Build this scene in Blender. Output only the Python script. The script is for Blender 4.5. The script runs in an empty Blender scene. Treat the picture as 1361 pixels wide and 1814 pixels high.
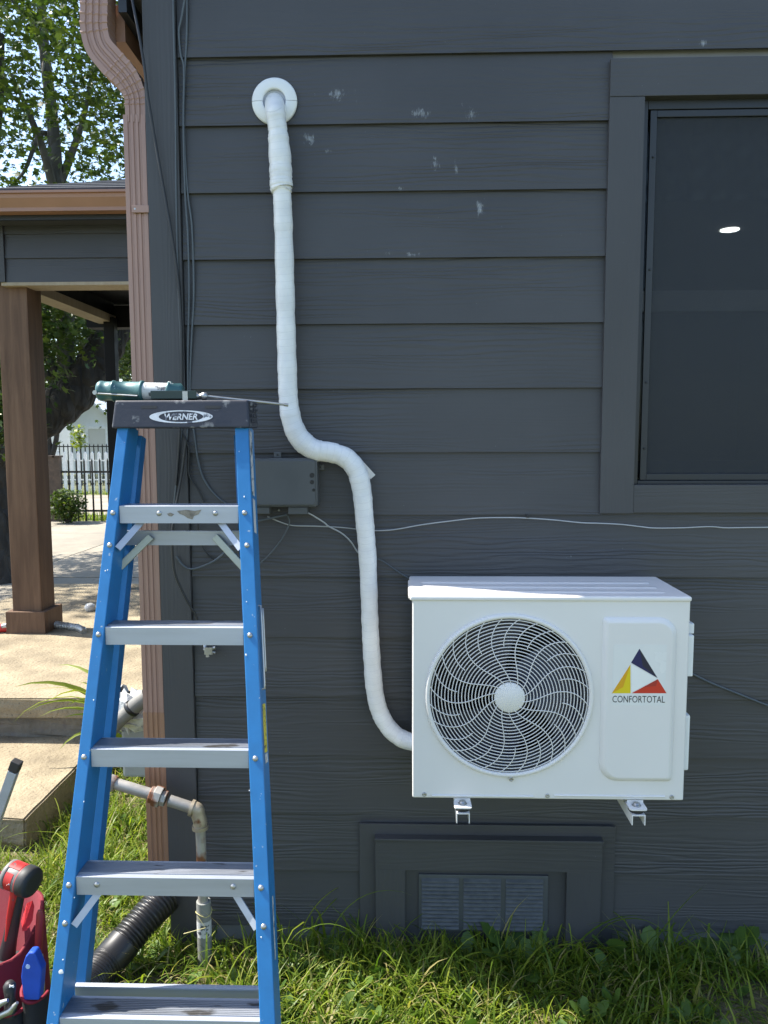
import bpy, bmesh, math, random
import numpy as np
from mathutils import Vector, Matrix
random.seed(7); rng = np.random.default_rng(11)
R_ = math.radians
scene = bpy.context.scene
COL = scene.collection

# ------------------------------------------------------------ camera
F0, CAMD, CAMH = 1362., 2.5035, 1.76
PIT, YAW, ROL = 0.0978, -0.0284, -0.0027
_f = np.array([math.sin(YAW)*math.cos(PIT), math.cos(YAW)*math.cos(PIT), -math.sin(PIT)])
_r = np.array([math.cos(YAW), -math.sin(YAW), 0.]); _u = np.cross(_r, _f)
RT = math.cos(ROL)*_r + math.sin(ROL)*_u; UP = -math.sin(ROL)*_r + math.cos(ROL)*_u
CAM = np.array([0, -CAMD, CAMH])
cd = bpy.data.cameras.new('camera'); cam = bpy.data.objects.new('camera', cd); COL.objects.link(cam)
cam.matrix_world = Matrix(((RT[0], UP[0], -_f[0], CAM[0]), (RT[1], UP[1], -_f[1], CAM[1]), (RT[2], UP[2], -_f[2], CAM[2]), (0, 0, 0, 1)))
cd.sensor_fit = 'VERTICAL'; cd.sensor_height = 24.; cd.lens = 24.*F0/1814.; cd.clip_start = .05; cd.clip_end = 2000
scene.camera = cam
# ------------------------------------------------------------ sky, sun, exposure
SUN_EL, SUN_AZ = R_(52), R_(12.4)          # azimuth: angle from -X towards +Y
SDIR = Vector((-math.cos(SUN_AZ)*math.cos(SUN_EL), math.sin(SUN_AZ)*math.cos(SUN_EL), math.sin(SUN_EL)))
w = bpy.data.worlds.new('World'); scene.world = w; w.use_nodes = True
nt = w.node_tree; nt.nodes.clear()
sky = nt.nodes.new('ShaderNodeTexSky'); sky.sky_type = 'NISHITA'; sky.sun_disc = False
sky.sun_elevation = SUN_EL; sky.sun_rotation = math.atan2(SDIR.x, SDIR.y); sky.air_density = 1.; sky.dust_density = 1.0; sky.ozone_density = 1.
bg = nt.nodes.new('ShaderNodeBackground'); bg.inputs['Strength'].default_value = .15
wo = nt.nodes.new('ShaderNodeOutputWorld')
nt.links.new(sky.outputs[0], bg.inputs['Color']); nt.links.new(bg.outputs[0], wo.inputs['Surface'])
sd = bpy.data.lights.new('sun', 'SUN'); sd.energy = 5.0; sd.angle = R_(.55); sd.color = (1., .95, .86)
sun = bpy.data.objects.new('sun', sd); COL.objects.link(sun); sun.rotation_euler = SDIR.to_track_quat('Z', 'Y').to_euler()
sun.location = (-6, 3, 9)
scene.view_settings.view_transform = 'Standard'; scene.view_settings.look = 'None'
scene.view_settings.exposure = 1.28; scene.view_settings.gamma = 1.

# ------------------------------------------------------------ photograph point -> place
def _ray(px, py): return _f*F0 + RT*(px-680.5) - UP*(py-907)
def P(px, py, Y=0.):
    d = _ray(px, py); return Vector(CAM + d*((Y+CAMD)/d[1]))
def PZ(px, py, Z=0.):
    d = _ray(px, py); return Vector(CAM + d*((Z-CAMH)/d[2]))

# ------------------------------------------------------------ materials
MATS = {}
def nodes(name):
    m = bpy.data.materials.new(name); m.use_nodes = True
    t = m.node_tree; b = t.nodes['Principled BSDF']; return m, t, b
def N(t, typ, **kw):
    n = t.nodes.new(typ)
    for k, v in kw.items():
        if k in n.inputs: n.inputs[k].default_value = v
        else: setattr(n, k, v)
    return n
def ramp(t, fac, stops):
    r = t.nodes.new('ShaderNodeValToRGB'); t.links.new(fac, r.inputs[0])
    e = r.color_ramp.elements
    while len(e) < len(stops): e.new(.5)
    for i, (p, c) in enumerate(stops):
        e[i].position = p; e[i].color = tuple(c)+(1,) if len(c) == 3 else c
    return r.outputs[0]
def mapped(t, scale=(1, 1, 1), rnd=0., coord='Object'):
    tc = N(t, 'ShaderNodeTexCoord'); mp = N(t, 'ShaderNodeMapping'); mp.inputs['Scale'].default_value = scale
    t.links.new(tc.outputs[coord], mp.inputs['Vector'])
    if rnd:
        oi = N(t, 'ShaderNodeObjectInfo'); mu = N(t, 'ShaderNodeMath', operation='MULTIPLY'); mu.inputs[1].default_value = rnd
        t.links.new(oi.outputs['Random'], mu.inputs[0]); cx = N(t, 'ShaderNodeCombineXYZ')
        for i in range(3): t.links.new(mu.outputs[0], cx.inputs[i])
        t.links.new(cx.outputs[0], mp.inputs['Location'])
    return mp.outputs[0]
def mixc(t, fac, a, b, mode='MIX'):
    m = N(t, 'ShaderNodeMix', data_type='RGBA', blend_type=mode)
    for s, v in ((0, fac), (6, a), (7, b)):
        if hasattr(v, 'is_output'): t.links.new(v, m.inputs[s])
        else: m.inputs[s].default_value = v if s == 0 else tuple(v)+(1,) if len(v) == 3 else v
    return m.outputs[2]
def bump(t, b, h, strength=.3, dist=.002, chain=None):
    n = N(t, 'ShaderNodeBump'); n.inputs['Strength'].default_value = strength; n.inputs['Distance'].default_value = dist
    t.links.new(h, n.inputs['Height'])
    if chain is not None: t.links.new(chain, n.inputs['Normal'])
    t.links.new(n.outputs[0], b.inputs['Normal']); return n.outputs[0]
def simple(name, c, rough=.5, metal=0., var=.12, scale=8., bmp=0., bscale=60., bdist=.002, spec=None, c2=None, speck=None, coat=0., stretch=(1, 1, 1)):
    """colour with a slow drift, optional second colour patches, fine relief"""
    if name in MATS: return MATS[name]
    m, t, b = nodes(name)
    v = mapped(t, stretch, 30.)
    n = N(t, 'ShaderNodeTexNoise', Scale=scale, Detail=6., Roughness=.6); t.links.new(v, n.inputs['Vector'])
    lo = tuple(x*(1-var) for x in c); hi = tuple(min(1, x*(1+var)) for x in (c2 or c))
    col = ramp(t, n.outputs['Fac'], [(.3, lo), (.7, hi)])
    if speck:
        n3 = N(t, 'ShaderNodeTexNoise', Scale=speck[1], Detail=4.); t.links.new(v, n3.inputs['Vector'])
        f = ramp(t, n3.outputs['Fac'], [(speck[2], (0, 0, 0)), (speck[2]+.06, (1, 1, 1))])
        col = mixc(t, f, col, speck[0])
    t.links.new(col, b.inputs['Base Color'])
    r = ramp(t, n.outputs['Fac'], [(.3, (max(0, rough-.08),)*3), (.7, (min(1, rough+.08),)*3)]); t.links.new(r, b.inputs['Roughness'])
    b.inputs['Metallic'].default_value = metal
    if spec is not None: b.inputs['Specular IOR Level'].default_value = spec
    if coat: b.inputs['Coat Weight'].default_value = coat; b.inputs['Coat Roughness'].default_value = .12
    if bmp:
        n2 = N(t, 'ShaderNodeTexNoise', Scale=bscale, Detail=5.); t.links.new(v, n2.inputs['Vector'])
        bump(t, b, n2.outputs['Fac'], bmp, bdist)
    MATS[name] = m; return m

WALLC = (.060, .0605, .064)
def siding_mat(name, vertical=False, strength=.55, scuffs=()):
    m, t, b = nodes(name)
    sc = (7., 7., .7) if vertical else (.7, 7., 7.)
    v = mapped(t, sc, 60.)
    wv = N(t, 'ShaderNodeTexWave', wave_type='BANDS', bands_direction='X' if vertical else 'Z', wave_profile='SIN')
    wv.inputs['Scale'].default_value = 3.0; wv.inputs['Distortion'].default_value = 16.; wv.inputs['Detail'].default_value = 3.
    wv.inputs['Detail Scale'].default_value = .9; wv.inputs['Detail Roughness'].default_value = .5
    t.links.new(v, wv.inputs['Vector'])
    n = N(t, 'ShaderNodeTexNoise', Scale=1.3, Detail=3.); t.links.new(v, n.inputs['Vector'])
    mk = ramp(t, n.outputs['Fac'], [(.40, (0.06,)*3), (.66, (1,)*3)])
    hgt = mixc(t, 1., wv.outputs['Color'], mk, 'MULTIPLY')
    n1 = N(t, 'ShaderNodeTexNoise', Scale=26., Detail=4.); t.links.new(mapped(t, (1, 1, 1), 20.), n1.inputs['Vector'])
    b1 = bump(t, b, hgt, strength, .0022)
    bump(t, b, n1.outputs['Fac'], .12, .001, b1)
    n2 = N(t, 'ShaderNodeTexNoise', Scale=2.2, Detail=5.); t.links.new(mapped(t, (1, 1, 1), 9.), n2.inputs['Vector'])
    col = ramp(t, n2.outputs['Fac'], [(.3, tuple(x*.9 for x in WALLC)), (.7, tuple(x*1.1 for x in WALLC))])
    # chalky hand and tool scuffs, tiny dust flecks
    n4 = N(t, 'ShaderNodeTexNoise', Scale=150., Detail=2.); t.links.new(mapped(t, (1, 1, 1), 40.), n4.inputs['Vector'])
    fl = ramp(t, n4.outputs['Fac'], [(.785, (0, 0, 0)), (.80, (.5, .5, .5))])
    col = mixc(t, fl, col, (.30, .32, .33))
    if scuffs:
        geo = N(t, 'ShaderNodeNewGeometry'); n5 = N(t, 'ShaderNodeTexNoise', Scale=60., Detail=8., Roughness=.78, Distortion=.3)
        mp5 = N(t, 'ShaderNodeMapping'); mp5.inputs['Rotation'].default_value = (0, .6, 0); mp5.inputs['Scale'].default_value = (1.5, 1, .6)
        t.links.new(geo.outputs['Position'], mp5.inputs['Vector']); t.links.new(mp5.outputs[0], n5.inputs['Vector'])
        acc = None
        for (c, rx, rz, a) in scuffs:
            s = N(t, 'ShaderNodeVectorMath', operation='SUBTRACT'); s.inputs[1].default_value = (c.x, c.y, c.z); t.links.new(geo.outputs['Position'], s.inputs[0])
            ml = N(t, 'ShaderNodeVectorMath', operation='MULTIPLY'); ml.inputs[1].default_value = (1/rx, 0, 1/rz); t.links.new(s.outputs[0], ml.inputs[0])
            ln = N(t, 'ShaderNodeVectorMath', operation='LENGTH'); t.links.new(ml.outputs[0], ln.inputs[0])
            mr = N(t, 'ShaderNodeMapRange'); mr.inputs['From Min'].default_value = 1.; mr.inputs['From Max'].default_value = 0.; mr.inputs['To Min'].default_value = 0.; mr.inputs['To Max'].default_value = a
            t.links.new(ln.outputs['Value'], mr.inputs['Value'])
            if acc is None: acc = mr.outputs[0]
            else:
                mx = N(t, 'ShaderNodeMath', operation='MAXIMUM'); t.links.new(acc, mx.inputs[0]); t.links.new(mr.outputs[0], mx.inputs[1]); acc = mx.outputs[0]
        ad = N(t, 'ShaderNodeMath', operation='MULTIPLY_ADD'); t.links.new(acc, ad.inputs[0]); ad.inputs[1].default_value = .33; t.links.new(n5.outputs['Fac'], ad.inputs[2])
        fs = ramp(t, ad.outputs[0], [(.67, (0, 0, 0)), (.86, (.62, .62, .62))])
        gate = N(t, 'ShaderNodeMath', operation='GREATER_THAN'); gate.inputs[1].default_value = .02; t.links.new(acc, gate.inputs[0])
        g2 = N(t, 'ShaderNodeMath', operation='MULTIPLY'); t.links.new(gate.outputs[0], g2.inputs[0]); t.links.new(fs, g2.inputs[1])
        col = mixc(t, g2.outputs[0], col, (.42, .45, .47))
    t.links.new(col, b.inputs['Base Color'])
    b.inputs['Roughness'].default_value = .5; b.inputs['Specular IOR Level'].default_value = .4
    MATS[name] = m; return m
_sc = [(598, 168, 22, 18, 1), (745, 203, 26, 16, .95), (835, 203, 16, 20, .8), (548, 245, 18, 16, 1), (580, 267, 16, 8, .7), (772, 290, 11, 22, .9), (808, 296, 9, 26, .7), (850, 368, 14, 26, 1), (731, 452, 22, 8, .9), (712, 335, 14, 8, .8), (822, 182, 12, 12, .5), (1245, 78, 10, 10, .9), (620, 172, 30, 30, .4), (690, 450, 12, 10, .5), (1010, 985, 30, 8, .5)]
SCUFF = [(P(a, b, -.015), rx*.00182, rz*.00182, k) for a, b, rx, rz, k in _sc]
M_SIDE = siding_mat('painted_cement_siding', False, .7, SCUFF)
M_TRIM = siding_mat('painted_trim_vertical', True, .25)
M_TRIMH = siding_mat('painted_trim_horizontal', False, .2)
M_BLACK = simple('black_frame_metal', (.018, .021, .026), .42, 0, .15, 4)
M_DARKROOM = simple('dark_room_paint', (.22, .22, .22), .8)
M_WHITE = simple('white_painted_steel', (.72, .70, .675), .42, 0, .03, 2.2, .03, 90., .0006, coat=.05)
M_WHITEP = simple('white_plastic', (.76, .77, .76), .38, 0, .03, 5)
M_ALU = simple('scuffed_aluminium', (.40, .43, .49), .42, .4, .16, 5., .10, 130., .001, stretch=(.25, 1, 3))
M_ALUT = simple('worn_tread_aluminium', (.30, .32, .36), .5, .7, .3, 6., .3, 40., .002, speck=((.10, .095, .09), 26., .60), stretch=(.3, 1, 4))
M_STEEL = simple('bolt_steel', (.42, .42, .41), .38, .85, .15, 40.)
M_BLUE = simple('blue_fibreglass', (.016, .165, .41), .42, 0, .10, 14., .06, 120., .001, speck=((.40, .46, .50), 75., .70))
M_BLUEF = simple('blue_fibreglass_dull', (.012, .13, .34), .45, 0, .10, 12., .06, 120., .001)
M_CAP = simple('worn_dark_plastic', (.022, .024, .036), .5, 0, .2, 8., .2, 90., .0015, speck=((.16, .16, .165), 30., .62))
M_COPPER = simple('copper_brown_aluminium', (.345, .212, .168), .42, .15, .08, 3.)  # upper downspout: pinkish sky tint is put into this colour
M_COPPERL = simple('copper_brown_bounce', (.33, .185, .115), .42, .15, .08, 3.)  # lower downspout: warm bounce from sun and grass put into the colour
M_COPPERD = simple('gutter_tan', (.34, .18, .11), .42, .15, .08, 3.)
M_CABLEB = simple('black_cable', (.02, .021, .023), .45)
M_CABLEG = simple('painted_cable', (.085, .10, .112), .5)
M_CABLEW = simple('white_wire', (.40, .41, .41), .5, 0, .1)
M_DARKB = simple('grey_plastic_box', (.075, .082, .088), .45, 0, .1, 6)
M_GALV = simple('galvanised_pipe', (.36, .34, .31), .5, .45, .25, 12., .15, 60., .001, speck=((.22, .09, .045), 7., .535))
M_BRASS = simple('tarnished_fitting', (.40, .34, .25), .45, .5, .25, 16., .15, 70., .001, speck=((.20, .08, .04), 14., .62))
M_PVC = simple('grey_pvc', (.22, .225, .21), .5, 0, .15, 8.)
M_BLKP = simple('black_corrugated_plastic', (.011, .011, .012), .4, 0, .2, 8.)
M_RED = simple('red_fabric', (.15, .005, .014), .8, 0, .15, 9., .5, 420., .001)
M_REDB = simple('red_binding', (.20, .006, .02), .7, 0, .12, 9., .4, 300., .001)
M_REDP = simple('red_plastic', (.40, .022, .02), .45, 0, .2, 10., speck=((.10, .09, .09), 60., .66))
M_BLKR = simple('black_rubber', (.022, .022, .022), .55, 0, .2, 10.)
M_BLKF = simple('black_fabric', (.02, .018, .02), .85, 0, .2, 10., .5, 300., .001)
M_BLUEP = simple('blue_plastic', (.012, .07, .42), .45, 0, .15, 14.)
M_GREYT = simple('grey_tool', (.16, .15, .14), .5, 0, .15, 10.)
M_CONC = simple('tan_concrete', (.225, .178, .112), .92, 0, .3, 3.2, 1., 55., .008, c2=(.285, .235, .155), speck=((.13, .105, .07), 70., .63))
M_CONCD = simple('rough_concrete', (.17, .15, .12), .95, 0, .3, 5., 1., 28., .012, speck=((.16, .14, .12), 24., .6))
M_PATH = simple('driveway_concrete', (.255, .225, .175), .9, 0, .25, 1.2, .4, 20., .006, speck=((.2, .17, .13), 14., .62))
M_SOIL = simple('soil', (.065, .06, .03), .95, 0, .45, 9., 1., 50., .02, c2=(.12, .10, .05))
M_LAWN = simple('lawn_ground', (.075, .088, .036), .95, 0, .4, 2.2, 1., 25., .03, c2=(.12, .125, .055))
M_SHING = simple('asphalt_shingle', (.05, .055, .065), .95, 0, .35, 30., .8, 120., .003)
M_DKMET = simple('black_iron', (.02, .018, .017), .5, .2, .3, 8.)
M_RUST = simple('rusty_iron', (.10, .068, .05), .7, .1, .4, 10.)
M_WHITEH = simple('white_house_paint', (.72, .74, .76), .7, 0, .06, 1.)
M_WHITEH2 = simple('garage_door_paint', (.62, .60, .56), .7, 0, .05, 1.)
M_PICKW = simple('white_fence_paint', (.72, .72, .70), .7)
M_BINGREY = simple('grey_meter_paint', (.34, .36, .35), .5, .1, .08, 5.)
M_TEAL = simple('teal_painted_steel', (.045, .12, .125), .45, .2, .18, 20., .15, 90., .001, speck=((.62, .64, .62), 48., .665))
M_LABELW = simple('worn_white_label', (.52, .53, .53), .6, 0, .15, 40., speck=((.08, .09, .1), 60., .56))
M_SILV = simple('braided_steel', (.5, .5, .48), .4, .6, .3, 90., .6, 200., .003)

def wood_mat(name, c, c2):
    m, t, b = nodes(name)
    v = mapped(t, (9, 9, .7), 20.)
    n = N(t, 'ShaderNodeTexNoise', Scale=2.5, Detail=7., Roughness=.65, Distortion=.6); t.links.new(v, n.inputs['Vector'])
    n2 = N(t, 'ShaderNodeTexNoise', Scale=1.6, Detail=2.); t.links.new(mapped(t, (1, 1, 1), 5.), n2.inputs['Vector'])
    a = ramp(t, n.outputs['Fac'], [(.3, c), (.7, c2)])
    d = mixc(t, ramp(t, n2.outputs['Fac'], [(.35, (0, 0, 0)), (.75, (.6, .6, .6))]), a, tuple(x*.6 for x in c))
    t.links.new(d, b.inputs['Base Color']); b.inputs['Roughness'].default_value = .72
    bump(t, b, n.outputs['Fac'], .4, .003); MATS[name] = m; return m
M_WOOD = wood_mat('stained_cedar', (.095, .048, .025), (.185, .105, .058))
M_WOODL = wood_mat('pale_beam_wood', (.34, .27, .18), (.42, .35, .25))
M_PBLACK = simple('black_post_paint', (.008, .008, .009), .6, spec=.15)

def tape_mat():
    m, t, b = nodes('white_wrapped_tape')
    at = N(t, 'ShaderNodeAttribute', attribute_name='along')
    wv = N(t, 'ShaderNodeMath', operation='MULTIPLY'); wv.inputs[1].default_value = 46.; t.links.new(at.outputs['Fac'], wv.inputs[0])
    fr = N(t, 'ShaderNodeMath', operation='FRACT'); t.links.new(wv.outputs[0], fr.inputs[0])
    v = mapped(t, (60, 60, 260), 0.)
    n = N(t, 'ShaderNodeTexNoise', Scale=1., Detail=4., Distortion=1.2); t.links.new(v, n.inputs['Vector'])
    n2 = N(t, 'ShaderNodeTexNoise', Scale=16., Detail=4.); t.links.new(mapped(t), n2.inputs['Vector'])
    b1 = bump(t, b, fr.outputs[0], .35, .0012); bump(t, b, n.outputs['Fac'], .6, .0022, b1)
    c = ramp(t, n2.outputs['Fac'], [(.3, (.70, .705, .70)), (.7, (.82, .82, .80))])
    dk = ramp(t, fr.outputs[0], [(0., (.6, .6, .6)), (.06, (0, 0, 0))])
    c2 = mixc(t, dk, c, (.50, .51, .53)); t.links.new(c2, b.inputs['Base Color']); b.inputs['Roughness'].default_value = .3
    b.inputs['Subsurface Weight'].default_value = 0.
    MATS['tape'] = m; return m
M_TAPE = tape_mat()

def leaf_mat(name, stops, trans=.35, rough=.45):
    m, t, b = nodes(name)
    at = N(t, 'ShaderNodeAttribute', attribute_name='rnd')
    c = ramp(t, at.outputs['Fac'], stops); t.links.new(c, b.inputs['Base Color']); b.inputs['Roughness'].default_value = rough
    b.inputs['Specular IOR Level'].default_value = .35
    tr = N(t, 'ShaderNodeBsdfTranslucent'); mul = mixc(t, 1., c, (1.15, 1.25, .5), 'MULTIPLY'); t.links.new(mul, tr.inputs['Color'])
    mx = N(t, 'ShaderNodeMixShader'); mx.inputs[0].default_value = trans
    t.links.new(b.outputs[0], mx.inputs[1]); t.links.new(tr.outputs[0], mx.inputs[2])
    t.links.new(mx.outputs[0], t.nodes['Material Output'].inputs['Surface']); MATS[name] = m; return m
M_GRASS = leaf_mat('grass_blades', [(0, (.075, .14, .018)), (.5, (.175, .245, .024)), (.86, (.27, .315, .036)), (.91, (.34, .30, .11)), (1, (.42, .36, .17))], .5)
M_LEAF = leaf_mat('tree_leaves', [(0, (.035, .065, .016)), (.6, (.07, .11, .022)), (1, (.12, .16, .03))], .35)
M_STRAP = leaf_mat('strap_leaves', [(0, (.17, .23, .03)), (1, (.31, .34, .06))], .35)
M_WEED = leaf_mat('weed_leaves', [(0, (.06, .12, .025)), (1, (.12, .19, .04))], .3)
def bark_mat(name, c, c2, sc):
    m, t, b = nodes(name)
    v = mapped(t, (1, 1, .3)); n = N(t, 'ShaderNodeTexVoronoi', feature='DISTANCE_TO_EDGE', Scale=sc)
    nn = N(t, 'ShaderNodeTexNoise', Scale=sc, Detail=6.); t.links.new(v, nn.inputs['Vector'])
    vv = N(t, 'ShaderNodeVectorMath', operation='ADD'); t.links.new(v, vv.inputs[0]); sc2 = N(t, 'ShaderNodeVectorMath', operation='SCALE'); sc2.inputs['Scale'].default_value = .06
    t.links.new(nn.outputs['Color'], sc2.inputs[0]); t.links.new(sc2.outputs[0], vv.inputs[1]); t.links.new(vv.outputs[0], n.inputs['Vector'])
    c0 = ramp(t, nn.outputs['Fac'], [(.3, c), (.7, c2)]); t.links.new(c0, b.inputs['Base Color']); b.inputs['Roughness'].default_value = .95
    bump(t, b, n.outputs['Distance'], 1., .12); MATS[name] = m; return m
M_BARK = bark_mat('dark_bark', (.028, .024, .021), (.075, .065, .055), 9.)
M_BARKL = bark_mat('pale_bark', (.07, .066, .058), (.14, .13, .115), 7.)
def emis(name, c, s):
    m, t, b = nodes(name); b.inputs['Base Color'].default_value = c+(1,); b.inputs['Emission Color'].default_value = c+(1,); b.inputs['Emission Strength'].default_value = s
    return m
M_LAMP = emis('lamp_glow', (1., .95, .85), 14.)
def flat(name, c, rough=.45, var=.05): return simple(name, c, rough, 0, var, 6.)
def screen_mat():
    m, t, b = nodes('insect_screen'); b.inputs['Base Color'].default_value = (.030, .035, .042, 1); b.inputs['Roughness'].default_value = .7
    tr = N(t, 'ShaderNodeBsdfTransparent'); mx = N(t, 'ShaderNodeMixShader'); mx.inputs[0].default_value = .42
    t.links.new(b.outputs[0], mx.inputs[1]); t.links.new(tr.outputs[0], mx.inputs[2]); t.links.new(mx.outputs[0], t.nodes['Material Output'].inputs['Surface'])
    return m
M_SCREEN = screen_mat()
def glass_mat():
    m, t, b = nodes('window_glass'); gl = N(t, 'ShaderNodeBsdfGlossy'); gl.inputs['Roughness'].default_value = .02; gl.inputs['Color'].default_value = (.8, .85, .9, 1)
    tr = N(t, 'ShaderNodeBsdfTransparent'); tr.inputs['Color'].default_value = (.75, .8, .82, 1)
    fr = N(t, 'ShaderNodeFresnel'); fr.inputs['IOR'].default_value = 1.5
    mx = N(t, 'ShaderNodeMixShader'); t.links.new(fr.outputs[0], mx.inputs[0]); t.links.new(tr.outputs[0], mx.inputs[1]); t.links.new(gl.outputs[0], mx.inputs[2])
    t.links.new(mx.outputs[0], t.nodes['Material Output'].inputs['Surface']); return m
M_GLASS = glass_mat()

# ------------------------------------------------------------ mesh helpers
WLOC = {}
def tag(o, label=None, cat=None, group=None, kind=None):
    if label: o['label'] = label
    if cat: o['category'] = cat
    if group: o['group'] = group
    if kind: o['kind'] = kind
    return o
def thing(name, loc, label, cat, group=None):
    o = bpy.data.objects.new(name, None); COL.objects.link(o); o.location = loc; o.empty_display_size = .1
    WLOC[o] = Vector(loc); return tag(o, label, cat, group)
class MB:
    def __init__(s): s.v = []; s.f = []; s.sm = []
    def add(s, vs, fs, smooth=False):
        o = len(s.v); s.v += [tuple(v) for v in vs]; s.f += [tuple(i+o for i in f) for f in fs]; s.sm += [smooth]*len(fs); return s
    def box(s, a, b):
        x0, y0, z0 = a; x1, y1, z1 = b
        return s.add([(x0, y0, z0), (x1, y0, z0), (x1, y1, z0), (x0, y1, z0), (x0, y0, z1), (x1, y0, z1), (x1, y1, z1), (x0, y1, z1)],
                     [(0, 3, 2, 1), (4, 5, 6, 7), (0, 1, 5, 4), (1, 2, 6, 5), (2, 3, 7, 6), (3, 0, 4, 7)])
    def bar(s, p, q, wd, th, up=(0, 0, 1)):
        """box of width wd (sideways) and thickness th (along up-ish) from p to q"""
        p = Vector(p); q = Vector(q); d = (q-p).normalized(); sd_ = d.cross(Vector(up)); sd_.normalize(); u = sd_.cross(d)
        c = []
        for e in (p, q):
            for a, b in ((-1, -1), (1, -1), (1, 1), (-1, 1)): c.append(e+sd_*(a*wd/2)+u*(b*th/2))
        return s.add(c, [(0, 1, 2, 3), (7, 6, 5, 4), (0, 4, 5, 1), (1, 5, 6, 2), (2, 6, 7, 3), (3, 7, 4, 0)])
    def prism(s, poly, axis, a, b, smooth=False):
        """polygon (2d) extruded along axis 'x','y','z' from a to b; order (u,v): x->(y,z) y->(x,z) z->(x,y)"""
        def mk(u, v, t): return {'x': (t, u, v), 'y': (u, t, v), 'z': (u, v, t)}[axis]
        n = len(poly); vs = [mk(u, v, a) for u, v in poly]+[mk(u, v, b) for u, v in poly]
        fs = [tuple(range(n)), tuple(range(2*n-1, n-1, -1))]+[(i, i+n, (i+1) % n+n, (i+1) % n) for i in range(n)]
        return s.add(vs, fs, smooth)
    def tube(s, pts, rad, n=10, cap=True, ell=1., ref=None, prof=None):
        pts = [Vector(p) for p in pts]; m = len(pts)
        if not hasattr(rad, '__len__'): rad = [rad]*m
        T = [(pts[min(i+1, m-1)]-pts[max(i-1, 0)]).normalized() for i in range(m)]
        r0 = Vector(ref) if ref else (Vector((0, 1, 0)) if abs(T[0].y) < .9 else Vector((1, 0, 0)))
        vs = []; b = r0
        for i in range(m):
            a = b.cross(T[i]) if i else r0.cross(T[0])
            if ref: a = r0.cross(T[i])
            a.normalize(); b = T[i].cross(a); b.normalize()
            for k in range(n):
                th = 2*math.pi*k/n
                if prof: u, w_ = prof[k]; vs.append(pts[i]+a*(u*rad[i])+b*(w_*rad[i]))
                else: vs.append(pts[i]+a*(math.cos(th)*rad[i])+b*(math.sin(th)*rad[i]*ell))
        fs = [(i*n+k, i*n+(k+1) % n, (i+1)*n+(k+1) % n, (i+1)*n+k) for i in range(m-1) for k in range(n)]
        s.add(vs, fs, True)
        if cap: s.add(vs[:n], [tuple(range(n-1, -1, -1))]); s.add(vs[-n:], [tuple(range(n))])
        return s
    def lathe(s, c, axis, prof, n=24, cap=True, arc=None):
        """prof: list of (radius, distance along axis)"""
        c = Vector(c); ax = Vector(axis).normalized(); a = ax.orthogonal().normalized(); b = ax.cross(a)
        vs = []
        for r, h in prof:
            for k in range(n):
                th = 2*math.pi*k/n; vs.append(c+ax*h+a*(r*math.cos(th))+b*(r*math.sin(th)))
        m = len(prof)
        s.add(vs, [(i*n+k, i*n+(k+1) % n, (i+1)*n+(k+1) % n, (i+1)*n+k) for i in range(m-1) for k in range(n)], True)
        if cap: s.add(vs[:n], [tuple(range(n-1, -1, -1))]); s.add(vs[-n:], [tuple(range(n))])
        return s
    def mesh(s, name, off=Vector((0, 0, 0)), bevel=0., seg=2, fix=True):
        me = bpy.data.meshes.new(name); me.from_pydata([(x-off[0], y-off[1], z-off[2]) for x, y, z in s.v], [], s.f)
        me.polygons.foreach_set('use_smooth', s.sm); me.update()
        if bevel or fix:
            bm = bmesh.new(); bm.from_mesh(me)
            if bevel:
                bmesh.ops.remove_doubles(bm, verts=bm.verts, dist=1e-5)
                es = [e for e in bm.edges if len(e.link_faces) == 2 and e.calc_face_angle(0) > .5]
                bmesh.ops.bevel(bm, geom=es, offset=bevel, segments=seg, profile=.6, affect='EDGES', clamp_overlap=True)
            if fix: bmesh.ops.recalc_face_normals(bm, faces=bm.faces)
            bm.to_mesh(me); bm.free()
        return me
    def build(s, name, mat, parent=None, bevel=0., seg=2, label=None, cat=None, group=None, kind=None, fix=True):
        v = np.array(s.v); c = Vector(((v[:, 0].min()+v[:, 0].max())/2, (v[:, 1].min()+v[:, 1].max())/2, v[:, 2].min()))
        me = s.mesh(name, c, bevel, seg, fix); return put(name, me, mat, c, parent, label, cat, group, kind)
def put(name, me, mat, wloc, parent=None, label=None, cat=None, group=None, kind=None):
    o = bpy.data.objects.new(name, me); COL.objects.link(o)
    if mat and not me.materials: me.materials.append(mat)
    wloc = Vector(wloc); WLOC[o] = wloc
    if parent: o.parent = parent; o.location = wloc-WLOC[parent]
    else: o.location = wloc
    return tag(o, label, cat, group, kind)
def rrect(cx, cz, hw, hh, radii, n=6):
    """rounded rectangle polygon, radii (tl,tr,br,bl)"""
    out = []
    for (sx, sz, r, a0) in ((1, 1, radii[1], 0), (-1, 1, radii[0], 90), (-1, -1, radii[3], 180), (1, -1, radii[2], 270)):
        ox, oz = cx+sx*(hw-r), cz+sz*(hh-r)
        for k in range(n+1):
            a = R_(a0+90*k/n); out.append((ox+r*math.cos(a), oz+r*math.sin(a)))
    return out
def smooth_path(pts, n=8):
    """Catmull-Rom through points (tuples of any length)"""
    p = [np.array(q, float) for q in pts]; p = [2*p[0]-p[1]]+p+[2*p[-1]-p[-2]]; out = []
    for i in range(1, len(p)-2):
        for k in range(n):
            t = k/n; out.append(.5*(2*p[i]+(p[i+1]-p[i-1])*t+(2*p[i-1]-5*p[i]+4*p[i+1]-p[i+2])*t*t+(3*p[i]-p[i-1]-3*p[i+1]+p[i+2])*t**3))
    out.append(p[-2]); return out
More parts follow.
